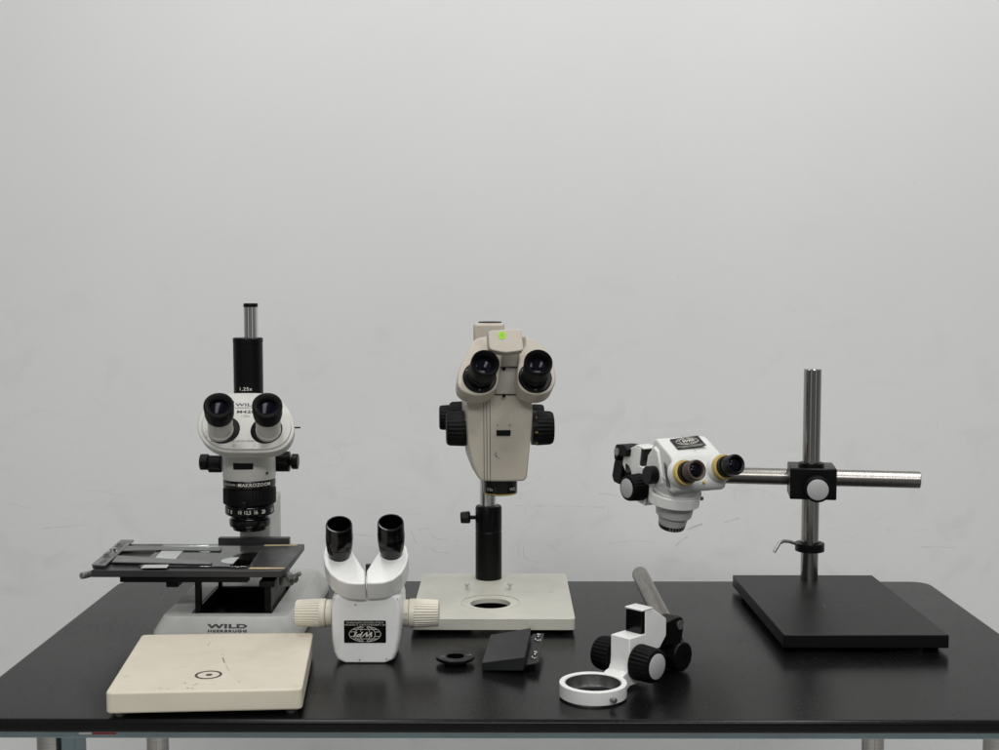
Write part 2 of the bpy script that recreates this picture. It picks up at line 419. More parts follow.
for pth, wd in st_:
    P = [G(90+a/4.1625, 600+c/4.1625, .028) for a, c in pth]
    part('stain', 'stain', bp, lambda b: strokes(b, [[(p.x, p.y) for p in P]], wd, V((0, 0, .0281)), V((1, 0, 0)), V((0, 1, 0)), .0001))
tm = G(208.5, 675, .028)
def f_(b):
    lathe(b, V((tm.x, tm.y, .0281)), V((0, 0, 1)), [(0, .0118), (.0002, .0118), (.0002, .0146), (0, .0146)], 48, closed=True)
    lathe(b, V((tm.x+.0006, tm.y, .0281)), V((0, 0, 1)), [(0, .0036), (.0002, .0036)], 24)
part('target_mark', 'brown_mark', bp, f_)

# ------------------------------------------------------------------ WILD microscope, left
t = thing('stereo_microscope', (-.356, 1.74, 0), 'grey-white microscope with upright black camera tube and wide black specimen stage', 'microscope')
by0 = G(230, 617, .031).y-.007; bx0 = G(161.5, 617, .031).x-.0125; bx1 = G(287, 618, .031).x+.0155; by1 = G(300, 569, .031).y+.01
zt = .031
wy0 = G(230, 613.3, .031).y; wx0 = G(191, 613.3, .031).x; wx1 = G(271.5, 613.3, .031).x; wy1 = G(250, 586, .031).y
def f_(b):
    lo = [V((x, y, 0)) for x, y in rrect(bx0, by0, bx1, by1, .012, 4)]
    md = [V((x, y, .012)) for x, y in rrect(bx0+.001, by0+.001, bx1-.001, by1-.001, .012, 4)]
    hi = [V((x, y, zt)) for x, y in rrect(bx0+.0125, by0+.007, bx1-.015, by1-.01, .010, 4)]
    L_ = [[b.verts.new(p) for p in l] for l in (lo, md, hi)]
    for A, B in zip(L_, L_[1:]):
        for i in range(len(A)):
            j = (i+1) % len(A); b.faces.new((A[i], A[j], B[j], B[i]))
    b.faces.new(L_[0][::-1])
    hole = [V((x, y, zt)) for x, y in ((wx0, wy0), (wx1, wy0), (wx1, wy1), (wx0, wy1))]
    inner = [b.verts.new(p) for p in hole]
    tri = tessellate_polygon([hi, hole]); al = L_[2]+inner
    for q in tri: b.faces.new([al[i] for i in q])
    bot = [b.verts.new(V((p.x, p.y, .006))) for p in hole]
    for i in range(4): b.faces.new((inner[i], inner[(i+1) % 4], bot[(i+1) % 4], bot[i]))
    b.faces.new(bot)
base = part('base', 'wildbase', t, f_, .0022, 3)
def f_(b):
    e = .0006
    for a, c_ in (((wx0+e, wy0+e, .0065), (wx1-e, wy1-e, .0085)), ((wx0+e, wy0+e, .0086), (wx0+.003, wy1-e, .0300)), ((wx1-.003, wy0+e, .0086), (wx1-e, wy1-e, .0300)), ((wx0+.0031, wy1-.003, .0086), (wx1-.0031, wy1-e, .0300)), ((wx0+.0031, wy0+e, .0086), (wx1-.0031, wy0+.003, .0300))): box(b, a, c_)
part('base_well', 'black', base, f_)
part('well_opening', 'gloss', base, lambda b: lathe(b, V((-.345, 1.70, .0086)), V((0, 0, 1)), [(0, .036), (.0012, .036), (.0012, .033), (.0002, .033), (.0002, 0)], 48))
fn = V((0, -.93, .38)).normalized(); fu = V((0, fn.z, -fn.y))
LO = V((-.357, by0+.0042, .0195))
nface = V((0, -(zt-.012), .006)).normalized(); fup = V((0, -nface.z, nface.y)) * -1
nface = V((0, -.953, .302)); fup = V((0, .302, .953))
LO = V((W(227, 628, by0).x, by0+.001+.0011, .0155))
lettering(base, [('WILD', 0, .0046, .0068, 2.75, .0003, 1.08), ('HEERBRUGG', 0, -.0014, .0040, 1.85, .0002, 1.25)], 'letter_dark', LO, V((1, 0, 0)), fup, thick=.0006)
# column and arm
def f_(b):
    x0, x1 = W(239.5, 530, 1.80).x, W(270.5, 530, 1.80).x
    prism(b, [V((x0, 1.80, .0312)), V((x0, 1.80, W(270, 516, 1.80).z)), V((x0, 1.83, W(272, 506, 1.83).z)), V((x0, 1.885, W(281, 491, 1.885).z)), V((x0, 1.885, .0312))], V((x1-x0, 0, 0)))
part('column', 'column', t, f_, .002)
def f_(b):
    x0 = -.386
    prism(b, [V((x0, y, z)) for y, z in ((1.80, .150), (1.80, .235), (1.872, .225), (1.884, .205), (1.884, .150), (1.84, .142))], V((.041, 0, 0)))
    box(b, (-.382, 1.755, .185), (-.349, 1.7995, .225))
part('focus_arm', 'column', t, f_, .002)
AX = V((-.3525, 1.742, 0))
zz = lambda y: W(247, y, 1.742).z
px = lambda n: n*1.742/1275
def f_(b):
    lathe(b, V((AX.x, AX.y, zz(478))), V((0, 0, 1)), [(0, px(26)), (px(4), px(26.4)), (px(24), px(26)), (px(28), px(24))], 64)
body = part('zoom_body', 'cream', t, f_, .0006)
def stack(name, mat, prof, **k):
    return part(name, mat, t, lambda b: lathe(b, V((AX.x, AX.y, 0)), V((0, 0, 1)), [(zz(y), px(r)) for y, r in prof], **k), .0004, 1)
lr = stack('label_ring', 'gloss', [(486, 25.8), (484.5, 26.2), (479, 26.2), (477.8, 25.6)], seg=64)
stack('zoom_ring', 'matte', [(503.5, 24), (502, 26.4), (488, 26.4), (486.4, 25.4)], ribs=48, ribd=.0006, ribspan=(zz(501), zz(487)))
mr = stack('magnification_ring', 'gloss', [(513.5, 23.2), (512, 24.6), (505, 24.6), (503.4, 23.6)], seg=64)
stack('objective', 'gloss', [(529, 15.5), (529, 16.8), (526, 17.5), (525, 20), (522.5, 20.6), (518.5, 20.6), (517, 18.5), (513.3, 19.5)], seg=64)
part('screw', 'black', t, lambda b: lathe(b, V((AX.x+px(-1), AX.y-px(26), zz(500.5))), V((0, -1, 0)), [(0, px(3.4)), (.003, px(3.4)), (.0036, px(2.6))], 24))
lettering(lr, [('MAKROZOOM', px(11), 0, .0062, 1.1, .0002, 1.1), ('1:5', -px(6), 0, .0048, 1, 0, 1), ('APOZOOM', -px(17), 0, .0042, 1, 0, 1)], 'letter_light', V((AX.x, AX.y, zz(481.5))), V((1, 0, 0)), V((0, 0, 1)), cyl_r=px(26.3))
def num_items():
    out = []
    for s, x in (('7', -18), ('8', -14.5), ('10', -5.5), ('12,5', 2.5), ('16', 10.5), ('20', 17.5), ('25', 24)):
        out.append((s, math.asin(max(-1, min(1, x/25.2)))*px(24.8), 0, .0070, .85, .0001, 1))
    return out
lettering(mr, num_items(), 'letter_light', V((AX.x, AX.y, zz(508.6))), V((1, 0, 0)), V((0, 0, 1)), cyl_r=px(24.8))
def f_(b):
    P = W(245.5, 466.5, AX.y-px(26))
    for k in range(9):
        an = R(-19+38*k/8); c_ = V((AX.x+math.sin(an)*px(26.4)-.0012, AX.y-math.cos(an)*px(26.4), P.z))
        box(b, (c_.x-.0017, c_.y-.0006, P.z-.0042), (c_.x+.0017, c_.y+.0015, P.z+.0042))
part('switch_slot', 'gloss', body, f_)
part('set_screw', 'black', body, lambda b: cyl(b, W(267.7, 472.6, AX.y-px(16)), W(267.7, 472.6, AX.y-px(16))+V((0, -.007, 0)), .0014, seg=12))
# focus knobs
KY = 1.775
def knob(x0, x1, y, r, ribs=0, name='focus_knob', mat='black'):
    a, c_ = W(x0, y, KY), W(x1, y, KY); d = (c_-a).length; rr = r*KY/1275; ax = (c_-a).normalized()
    pr = [(0, rr*.9), (.0008, rr), (.0012, rr), (d-.0012, rr), (d-.0008, rr), (d, rr*.9)]
    return part(name, mat, t, lambda b: lathe(b, a, ax, pr, ribs=ribs, ribd=.0009, ribspan=(.001, d-.001)) if ribs else lathe(b, a, ax, pr, 40))
knob(209, 222, 464, 8.6, 24); knob(200.5, 208.8, 462, 8.1)
knob(273.5, 290, 461.5, 10.2, 26); knob(292, 298.3, 461.5, 7.8); knob(289, 293, 461.5, 4.2, name='knob_shaft')
# binocular head
HE = R(38); hn = V((0, -math.cos(HE), math.sin(HE))); hu = V((0, math.sin(HE), math.cos(HE))); hx = V((1, 0, 0))
HO = W(247, 425, 1.690)
outer = [(228, 393), (266, 393), (276, 397), (286, 405), (292.5, 417), (294.5, 429), (291, 440), (283, 448), (270, 452), (248, 452.6), (224, 452), (210, 447), (201, 439), (197.2, 428), (199, 416), (206, 404), (217, 397)]
inner = [(228, 394), (265, 394), (274, 398.5), (283.5, 407), (289.5, 418), (291, 428), (287.5, 438), (280, 445), (268, 448.6), (248, 449.2), (226, 448.6), (213, 444.5), (205.5, 437), (202, 428), (203.5, 417), (210, 406), (219, 398)]
def f_(b): prism(b, smooth([hit(u, v, HO-hn*.003, hn) for u, v in outer], 4), -hn*.017, taper=.97)
head = part('binocular_head', 'cream', t, f_, .0018, 3, 50)
def f_(b): prism(b, smooth([hit(u, v, HO, hn) for u, v in inner], 4), -hn*.0034)
part('face_plate', 'cream', head, f_, .0008, 2, 50)
for cx, lx in ((224, -.0), (266.5, 0)):
    c_ = hit(cx, 430, HO, hn)
    part('tube_recess', 'matte', head, lambda b: lathe(b, c_-hn*.001, hn, [(0, .0212), (.0014, .0212), (.0018, .0205)], 48))
for bx_, by_, ux, uy in ((220.8, 431.5, 218.6, 404.8), (268.5, 431.5, 267.2, 404.8)):
    p0 = hit(bx_, by_, HO, hn); p1 = W(ux, uy, p0.y-.049); ax = (p1-p0).normalized(); Ln = (p1-p0).length
    e = part('eyepiece', 'cream', t, lambda b: lathe(b, p0-ax*.004, ax, [(0, .0166), (.010, .0166), (.0105, .0158), (.020, .0158), (.0205, .0163), (Ln-.012, .0163)], 48))
    part('eyecup', 'matte', e, lambda b: lathe(b, p0-ax*.0, ax, [(Ln-.026, .0165), (Ln-.0255, .0180), (Ln-.021, .0180), (Ln-.0205, .0189), (Ln-.004, .0196), (Ln-.001, .0193), (Ln, .0175), (Ln-.0008, .0150), (Ln-.004, .0118), (Ln-.008, .0112), (Ln-.008, .0)], 56))
    part('lens', 'lens', e, lambda b: lathe(b, p0, ax, [(Ln-.0078, .0108), (Ln-.0075, .0108), (Ln-.0066, .007), (Ln-.0062, 0)], 40))
tcx = hit(247.5, 400, HO, hn)
lo = hit(246.2, 409.5, HO, hn)
lettering(head, [('WILD', 0, .0072, .0064, 1.75, .0002, 1.1), ('HEERBRUGG', 0, .0022, .0036, 1.3, .0000, 1.2), ('M420', 0, -.0040, .0062, 1.65, .0002, 1.1), ('1,25x', 0, -.0105, .0042, 1.2, 0, 1.1)], 'letter_dark', lo+hn*.0002, hx, hu)
lo = hit(244.5, 441.3, HO, hn)
lettering(head, [('MADE IN SWITZERLAND', 0, 0, .0032, 1.25, 0, 1.1)], 'letter_dark', lo+hn*.0002, hx, hu)
for s, u, v in (('5', 206.6, 437.0), ('6', 211.8, 441.2), ('7', 218.5, 444.2)):
    lettering(head, [(s, 0, 0, .0040, 1, 0, 1)], 'letter_dark', hit(u, v, HO, hn)+hn*.0002, hx, hu)
for u in (234.3, 254.3):
    part('screw_ring', 'grey', head, lambda b: lathe(b, hit(u, 445.4, HO, hn), hn, [(0, .0017), (.0003, .0017), (.0003, .0013), (0, .0013)], 20, closed=True))
part('index_pin', 'black', head, lambda b: cyl(b, W(291, 427.6, 1.72), W(300.3, 427.6, 1.72), .0011, seg=12))
part('dot', 'black', head, lambda b: cyl(b, hit(233, 402.5, HO, hn), hit(233, 402.5, HO, hn)+hn*.002, .0016, seg=16))
# camera tube
TY = 1.752
def vz(y): return W(248, y, TY).z
tx = W(248.3, 370, TY).x; q = TY/1275
tb = part('camera_tube', 'black', t, lambda b: lathe(b, V((tx, TY, 0)), V((0, 0, 1)), [(vz(402), 14.6*q), (vz(343.6), 14.7*q), (vz(343.4), 14.3*q), (vz(342.8), 14.3*q), (vz(342.6), 14.9*q), (vz(338.5), 14.9*q), (vz(337.6), 14.2*q)], 64))
lettering(tb, [('1,25x', 0, 0, .0066, 1.1, .0001, 1.15)], 'letter_light', V((tx-.0005, TY, vz(388))), V((1, 0, 0)), V((0, 0, 1)), cyl_r=14.75*q)
tx2 = W(250.8, 320, TY).x
ct = part('chrome_tube', 'chrome', t, lambda b: lathe(b, V((tx2, TY, 0)), V((0, 0, 1)), [(vz(340), 7.0*q), (vz(306.5), 7.0*q)], 48))
part('cap', 'black', ct, lambda b: lathe(b, V((tx2, TY, 0)), V((0, 0, 1)), [(vz(307), 7.2*q), (vz(303.8), 7.2*q), (vz(303.2), 6.6*q)], 48))

# specimen stage
SZ = .0905
q_ = G(91, 570.5, SZ); sx0, sy0 = q_.x, q_.y; q_ = G(304.5, 544, SZ); sx1, sy1 = q_.x, q_.y
st = part('stage_plate', 'stage', t, lambda b: prism(b, [V((x, y, SZ)) for x, y in ((sx0, sy0), (sx1-.004, sy0), (sx1, sy0+.008), (sx1, sy1), (sx0, sy1))], V((0, 0, -.0088))), .0008)
part('back_rail', 'stage', st, lambda b: box(b, (W(218, 541, sy1).x, sy1+.0005, .083), (W(289, 541, sy1).x, sy1+.012, .0985)), .0006)
GZ = SZ+.0003
gl = [G(163.7, 545.6, GZ), G(264, 545.6, GZ), G(249.6, 568.2, GZ), G(139, 567.8, GZ)]
part('glass_slide', 'glass', st, lambda b: prism(b, gl, V((0, 0, .0022))), .0003, 1)
def quad(ps, z, h=.0004): return lambda b: prism(b, [G(u, v, z) for u, v in ps], V((0, 0, h)))
GT = GZ+.0024
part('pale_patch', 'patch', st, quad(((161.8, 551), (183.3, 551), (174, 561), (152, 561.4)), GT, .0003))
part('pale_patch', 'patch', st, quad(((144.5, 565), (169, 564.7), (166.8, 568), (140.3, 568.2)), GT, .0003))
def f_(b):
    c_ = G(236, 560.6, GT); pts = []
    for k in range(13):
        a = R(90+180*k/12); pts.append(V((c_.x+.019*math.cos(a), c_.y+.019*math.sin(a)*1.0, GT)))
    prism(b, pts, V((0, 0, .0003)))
part('pale_patch', 'patch', st, f_)  # pale half disc: bright reflection in the slide glass, painted on
part('clamp_arm', 'grey', st, quad(((117, 556.3), (205, 562), (212.5, 562.4), (211, 564.6), (112, 562.8)), GT+.0005, .0014), .0003)
part('clamp_arm', 'grey', st, quad(((123, 546.8), (158, 547), (206, 548.6), (222, 548.2), (220.5, 551.2), (160, 550.4), (121, 551.6)), GT+.0005, .0014), .0003)
part('guide_bar', 'darkgrey', st, quad(((112, 562.0), (180, 562.5), (180, 563.9), (110, 563.6)), GT-.0018, .0012))
br = part('side_bracket', 'grey', st, quad(((91.5, 566), (105.5, 566.5), (134, 541.4), (121, 541.2)), SZ+.0032, .0022), .0005)
part('bracket_foot', 'darkgrey', st, quad(((92.5, 568.5), (104.5, 569), (131.5, 543), (122, 543)), SZ+.0003, .0028))
part('bracket_slot', 'gloss', st, quad(((98.5, 563.5), (103, 563.6), (107, 560.4), (103.4, 560)), SZ+.0055, .0002))
part('bracket_slot', 'gloss', st, quad(((119, 546.6), (122, 546.6), (126, 542.6), (123.5, 542.5)), SZ+.0055, .0002))
for u, v, r, h, mt in ((106.5, 556.4, .0042, .0045, 'grey'), (112.8, 551.5, .0058, .0050, 'chrome'), (119, 546, .0042, .0045, 'grey')):
    c_ = G(u, v, SZ+.006)
    part('thumb_screw', mt, st, lambda b: lathe(b, V((c_.x, c_.y, SZ+.0054)), V((0, 0, 1)), [(0, r*1.1), (.0012, r*1.1), (.0014, r*.7), (h, r*.7), (h, r*.35), (h-.001, 0)], 24))
part('tape_strip', 'brass', st, quad(((265, 544.9), (298, 544.4), (297, 545.8), (264, 546.2)), SZ+.0002, .0002))
part('tape_strip', 'brass', st, quad(((249.5, 567.6), (285, 567.8), (283.8, 568.8), (248, 569.0)), SZ+.0002, .0002))
q1 = W(81.5, 576, 1.60); q2 = W(95, 572.8, 1.62)
part('stage_lever', 'grey', t, lambda b: cyl(b, q1, q2, .0043, seg=24), .0008)
def f_(b):
    box(b, (W(126, 580, 1.61).x, sy0+.003, .0745), (W(252, 580, 1.61).x, sy0+.018, .0815))
part('stage_rail', 'black', t, f_, .0008)
part('stage_rail', 'black', t, lambda b: box(b, (W(126, 580, 1.61).x, sy1-.03, .0745), (-.300, sy1-.012, .0815)), .0008)
for ua, ub in ((170, 182), (262, 277)):
    part('cross_rail', 'black', t, lambda b: box(b, (W(ua, 584, 1.61).x, sy0+.010, .0665), (W(ub, 584, 1.61).x, sy1-.005, .0743)), .0008)
part('frame_bar', 'black', t, lambda b: box(b, (wx0+.0075, wy0+.0055, .0665), (wx1-.002, wy0+.018, .0743)) if False else box(b, (W(256, 584, wy0).x, wy0+.0200, .0745), (wx1+.001, wy0+.03, .0815)), .0006)
for (x0, x1, y0, y1) in ((wx0+.0012, wx0+.0115, wy0+.0012, wy0+.014), (wx1-.0125, wx1-.0012, wy0+.0012, wy0+.014), (wx0+.0012, wx0+.009, wy1-.014, wy1-.002), (wx1-.009, wx1-.0012, wy1-.014, wy1-.002)):
    part('stage_post', 'black', t, lambda b: box(b, (x0+.003, y0+.003, .0087), (x1, y1, .0815 if x0 < -.36 or y0 > wy0+.05 else .0664)), .0008)
part('side_panel', 'darkgrey', t, lambda b: box(b, (wx1-.0048, wy0+.016, .009), (wx1-.0034, wy1-.016, .0664)), .0005)
c_ = W(285.5, 588, 1.60)
part('stage_knob', 'grey', t, lambda b: lathe(b, V((c_.x, c_.y+.008, .0655)), V((0, 0, 1)), [(0, .0080), (.001, .0092), (.012, .0092), (.013, .008), (.013, .004), (.022, .004)], 32))
for (u0, v0, Y0, u1, v1, Y1, r) in ((283, 572.5, 1.612, 290.5, 577, 1.590, .0038), (292, 577.5, 1.603, 300.5, 573.5, 1.600, .0028), (289, 575, 1.61, 296, 580, 1.600, .0045)):
    part('clamp_screw', 'grey', t, lambda b: cyl(b, W(u0, v0, Y0), W(u1, v1, Y1), r, seg=24), .0006)

# ------------------------------------------------------------------ white microscope head standing on the table
t = thing('microscope_head', (-.163, 1.53, 0), 'white microscope head with ivory side knobs, standing directly on the table', 'microscope head')
FY = 1.492
def f_(b):
    o_ = [(330.4, 598), (330.2, 612), (331.2, 640), (333, 652), (338, 660.5), (348, 663.2), (366, 663.6), (385, 663.2), (393.5, 660), (397.5, 652), (400.5, 636), (402.3, 612), (402.0, 598)]
    pts = [W(u, v, FY) for u, v in o_]
    prism(b, pts, V((0, .072, .0)))
def f2(b):
    # rounded body: layered outline so that the front bulges
    o_ = [(345, 592), (336, 593.2), (332, 597), (330.4, 603), (330.2, 614), (331.0, 640), (332.6, 652), (336, 659.5), (344, 663.8), (366, 664.6), (387, 663.8), (394.5, 660), (398.0, 652), (400.7, 636), (402.3, 614), (402.0, 603), (400.3, 597), (396, 593.2), (387, 592)]
    base_ = [W(u, v, FY) for u, v in o_]
    cen = V((sum(p.x for p in base_)/len(base_), FY, .5*(max(p.z for p in base_)+min(p.z for p in base_))))
    ly = [(0, .90), (.0015, .935), (.005, .970), (.012, .992), (.022, 1), (.055, 1), (.068, .98), (.074, .93), (.077, .88)]
    rings = []
    for dy, s in ly:
        rings.append([b.verts.new(V((cen.x+(p.x-cen.x)*s, FY-.004+dy, max(.0005, cen.z+(p.z-cen.z)*(s*.5+.5))))) for p in base_])
    for A, B in zip(rings, rings[1:]):
        for i in range(len(A)):
            j = (i+1) % len(A); b.faces.new((A[i], A[j], B[j], B[i]))
    b.faces.new(rings[0][::-1]); b.faces.new(rings[-1])
body = part('body', 'white', t, f2, .003, 3, 28)
lbl = W(365, 631.8, FY-.0046)
def f_(b):
    prism(b, [lbl+V((x, 0, z)) for x, z in rrect(-.0249, -.0134, .0249, .0134, .0012, 3)], V((0, .0012, 0)))
lp = part('name_plate', 'gloss', body, f_)
rt, up = V((1, 0, 0)), V((0, 0, 1))
dn = -up; lf = -rt
lettering(lp, [('WORLD PRECISION INSTRUMENTS', 0, -.0111, .0026, 1.0, .0, 1.1), ('THE LABORATORY COMPANY', 0, -.0084, .0026, 1.45, 0, 1.1), ('WPI', .000, .0029, .0086, 1.35, .0002, 1.15, .45)], 'letter_light', lbl, lf, dn)
globe_mark(lp, lbl+V((0, 0, -.0029)), rt, up, .0188, .0092)
e60 = R(60); n6 = V((0, -math.cos(e60), math.sin(e60)))
PO = W(345, 565, 1.497)
lob = [(331, 541), (325, 547), (323, 556), (325, 565), (330, 573.5), (338, 580), (347, 583.2), (356, 584), (365.0, 584), (365.0, 571.5), (359, 562), (352.5, 552), (350, 545), (344, 540)]
for sgn in (0, 1):
    def f_(b):
        pts = [(u if not sgn else 731.4-u, v if not sgn else v-.6) for u, v in lob]
        P = [hit(u, v, PO, n6) for u, v in pts]
        P = smooth(P[:9], 4)[:-4]+P[8:9]+P[9:] if False else roundpoly(P, .0022, 3)
        prism(b, P, -n6*.0262)
    part('prism_housing', 'white', t, f_, .0018, 3, 40)
for (u0, v0, u1, v1) in ((339.6, 555, 339, 523.5), (391.6, 553.5, 390.6, 521.5)):
    p0 = hit(u0, v0, PO, n6); p1 = W(u1, v1, p0.y-.0245); ax = (p1-p0).normalized(); Ln = (p1-p0).length
    e = part('eyepiece_tube', 'gloss', t, lambda b: lathe(b, p0-ax*.003, ax, [(0, .0128), (.006, .0134), (.012, .0150), (.020, .0156), (.0205, .0152), (.0225, .0152), (.023, .0160), (.034, .0163), (.0345, .0160), (Ln, .0157), (Ln+.002, .0150), (Ln+.0022, .0135), (Ln-.002, .0127), (Ln-.022, .0120), (Ln-.022, 0)], 56))
    part('collar', 'white', e, lambda b: lathe(b, p0-ax*.004, ax, [(0, .0150), (.004, .0148), (.0048, .0140)], 48))
part('hinge_pin', 'darkgrey', t, lambda b: box(b, W(365.6, 576, 1.53), W(371, 563.5, 1.536)), .0006)
hz_ = W(313, 613, 1.528).z
for s, xs in ((-1, (329.5, 326.5, 296.3)), (1, (401, 409, 438.8))):
    a = [W(x, 613, 1.528).x for x in xs]; ax = V((s, 0, 0)); d = abs(a[2]-a[1])
    part('knob_flange', 'ivory', t, lambda b: lathe(b, V((a[0]-s*.004, 1.528, hz_)), ax, [(0, .0165), (abs(a[1]-a[0])+.003, .0165), (abs(a[1]-a[0])+.004, .0155)], 48))
    part('zoom_knob', 'ivory', t, lambda b: lathe(b, V((a[1]+s*.0003, 1.528, hz_)), ax, [(0, .0165), (.001, .0175), (.007, .0175), (.0075, .0174), (d-.002, .0160), (d-.0004, .0152), (d, .0135)], ribs=30, ribd=.0011, ribspan=(.0072, d-.0015)))
for s_t, z_ in (('1x', .003), ('4x', -.004)):
    lettering(t, [(s_t, 0, z_, .0036, 1, 0, 1)], 'letter_dark', V((W(405.5, 610, 1.512).x, 1.528-.0172, hz_)), rt, up)
for u, v, r in ((355.5, 604.8, .0009), (359.5, 660, .0010), (386.5, 659, .0008)):
    p = W(u, v, FY-.004); part('screw_dot', 'grey', body, lambda b: lathe(b, p, V((0, 1, 0)), [(-.0004, r), (.003, r)], 14))

# ------------------------------------------------------------------ beige trinocular microscope in the middle
t = thing('trinocular_microscope', (-.016, 1.74, 0), 'beige microscope with green dot sticker, on black post above flat cream base', 'microscope')
mx0, mx1, my0, my1, mz = -.1215, .0905, 1.612, 1.868, .0205
hc = G(490, 602, mz)
def f_(b):
    ou = rrect(mx0, my0, mx1, my1, .006, 4); ins = rrect(mx0+.012, my0+.012, mx1-.012, my1-.012, .004, 4); ho = circle(-.0195, 1.692, .0270, 56)
    mk = lambda l, z: [b.verts.new(V((x, y, z))) for x, y in l]
    o1, h1, o2, i2, i3, h3 = mk(ou, mz), mk(ho, mz), mk(ou, .006), mk(ins, .006), mk(ins, .0140), mk(ho, .0140)
    def cap(A, B):
        for q in tessellate_polygon([[v.co for v in A], [v.co for v in B]]): b.faces.new([(A+B)[i] for i in q])
    def wallf(A, B):
        for i in range(len(A)): j = (i+1) % len(A); b.faces.new((A[i], A[j], B[j], B[i]))
    cap(o1, h1); wallf(o1, o2); cap(o2, i2); wallf(i2, i3); cap(i3, h3); wallf(h1, h3)
base = part('base', 'basegrey', t, f_, .002, 3)
def ringplate(b): lathe(b, V((-.0195, 1.698, mz+.0002)), V((0, 0, 1)), [(0, .0285), (.0003, .0285), (.0003, .0400), (0, .0400)], 64, closed=True)
part('hole_step', 'ringin_cream' if 'ringin_cream' in M else 'basegrey', base, lambda b: lathe(b, V((-.0195, 1.697, mz+.0001)), V((0, 0, 1)), [(0, .0392), (.0006, .0388), (.0006, .0402), (0, .0406)], 72, closed=True))
for x, y in ((mx0+.02, my0+.02), (mx1-.02, my0+.02), (mx0+.02, my1-.02), (mx1-.02, my1-.02)):
    part('foot', 'matte', t, lambda b: lathe(b, V((x, y, 0)), V((0, 0, 1)), [(0, .008), (.0058, .009)], 24))
for u in (467, 510):
    c_ = G(u, 590, mz)
    part('clip_screw', 'chrome', base, lambda b: lathe(b, V((c_.x, c_.y, mz)), V((0, 0, 1)), [(0, .0018), (.0058, .0018), (.0075, .0042), (.0090, .0042), (.0090, .001), (.0080, 0)], 20))
PX, PY = -.0247, 1.838
zp = lambda y: W(489, y, PY).z
part('post', 'black', t, lambda b: lathe(b, V((PX+.0009, PY, 0)), V((0, 0, 1)), [(mz+.0001, .0192), (zp(531.3), .0192), (zp(531), .0187), (zp(530.4), .0187), (zp(530.1), .0192), (zp(507), .0192), (zp(505.4), .0178)], 56), .0004, 1)
part('rod', 'chrome', t, lambda b: cyl(b, V((PX, PY, zp(506))), V((PX, PY, zp(420))), .0120, seg=56))
k0 = W(474.5, 517.5, PY)
kn = part('clamp_knob', 'black', t, lambda b: (cyl(b, k0+V((-.006, 0, 0)), k0+V((.006, 0, 0)), .003, seg=16), lathe(b, k0+V((-.0165, 0, 0)), V((1, 0, .05)), [(-.004, .0070), (-.003, .0090), (.009, .0098), (.0105, .0070)], 6)), .0008)
# body, turned a little to the right
yw = R(9); bn = V((math.sin(yw), -math.cos(yw), 0)); bx = V((math.cos(yw), math.sin(yw), 0))
BO = W(505, 440, 1.700)
bodyo = [(466.8, 396), (467.2, 420), (468.6, 445), (471.5, 462), (477.5, 477), (481.5, 481.3), (500, 481.8), (524, 481.5), (527.4, 478), (529.5, 455), (532, 430), (533, 415), (532, 396), (524, 362), (476, 362)]
def f_(b):
    P = [hit(u, v, BO, bn) for u, v in bodyo]
    prism(b, P, -bn*.075, taper=.95)
body = part('body', 'beige', t, f_, .0045, 4, 25)
def strip(u0, v0, u1, v1, w_):
    def f(b):
        p, q_ = hit(u0, v0, BO, bn), hit(u1, v1, BO, bn); s = bx*w_/2
        prism(b, [p-s+bn*.0001, q_-s+bn*.0001, q_+s+bn*.0001, p+s+bn*.0001], bn*.0002)
    return f
for u in (483.6, 486.6, 489.8):
    part('groove', 'letter_dark', body, strip(u, 400, u+.6, 481, .0007))
def f_(b): prism(b, [hit(u, v, BO, bn)+bn*.0002 for u, v in [(490.7+x, 427.4+y) for x, y in rrect(0, 0, 26.5, 10, 1.6, 3)]], bn*.0003)
sf = part('switch_frame', 'beige', body, f_)
part('switch', 'gloss', sf, lambda b: prism(b, [hit(u, v, BO, bn)+bn*.0006 for u, v in ((496.2, 430), (510.5, 430), (510.2, 435.6), (496.4, 435.6))], bn*.0022), .0005)
def f_(b):
    for u, r in ((497.6, .0011), (509.8, .0013)):
        p = hit(u, 425.3, BO, bn)+bn*.0002; a, c_, w_ = frame(bn)
        lathe(b, p, bn, [(0, r), (.0002, r), (.0002, r*.65), (0, r*.65)], 16, closed=True)
part('marking', 'letter_dark', body, f_)
def f_(b):
    for (a, c_) in (((493.5, 453.5), (500, 459.5)), ((496, 452), (496.5, 457)), ((494.8, 456), (497, 457.4))): strip(a[0], a[1], c_[0], c_[1], .0009)(b)
part('scratch', 'grey', body, f_)
OX, OY = W(500.3, 497, 1.738).x, 1.738
zo = lambda y: W(500, y, 1.738).z; qo = 1.738/1275
ob = part('objective', 'gloss', t, lambda b: lathe(b, V((OX, OY, 0)), V((0, 0, 1)), [(zo(501.5), 15), (zo(500.5), 17), (zo(490), 17.3), (zo(477), 17.3)] and [(zo(493.6), 15.5*qo), (zo(492.8), 17*qo), (zo(483), 17.3*qo), (zo(474), 17.3*qo)], 56))
part('yellow_line', 'gold', ob, lambda b: lathe(b, V((OX, OY, 0)), V((0, 0, 1)), [(zo(492.6), 17.2*qo), (zo(491.8), 17.35*qo), (zo(491.7), 16*qo), (zo(492.6), 16*qo)], 56, closed=True))
lettering(ob, [('0.5x', -.0155, 0, .006, 1, 0, 1), ('WD', .019, 0, .006, 1, 0, 1)], 'letter_light', V((OX, OY, zo(487.3))), rt, up, cyl_r=17.35*qo)
part('holder_arm', 'beige', t, lambda b: box(b, (-.046, 1.775, .245), (.0, PY+.02, .30)), .003)
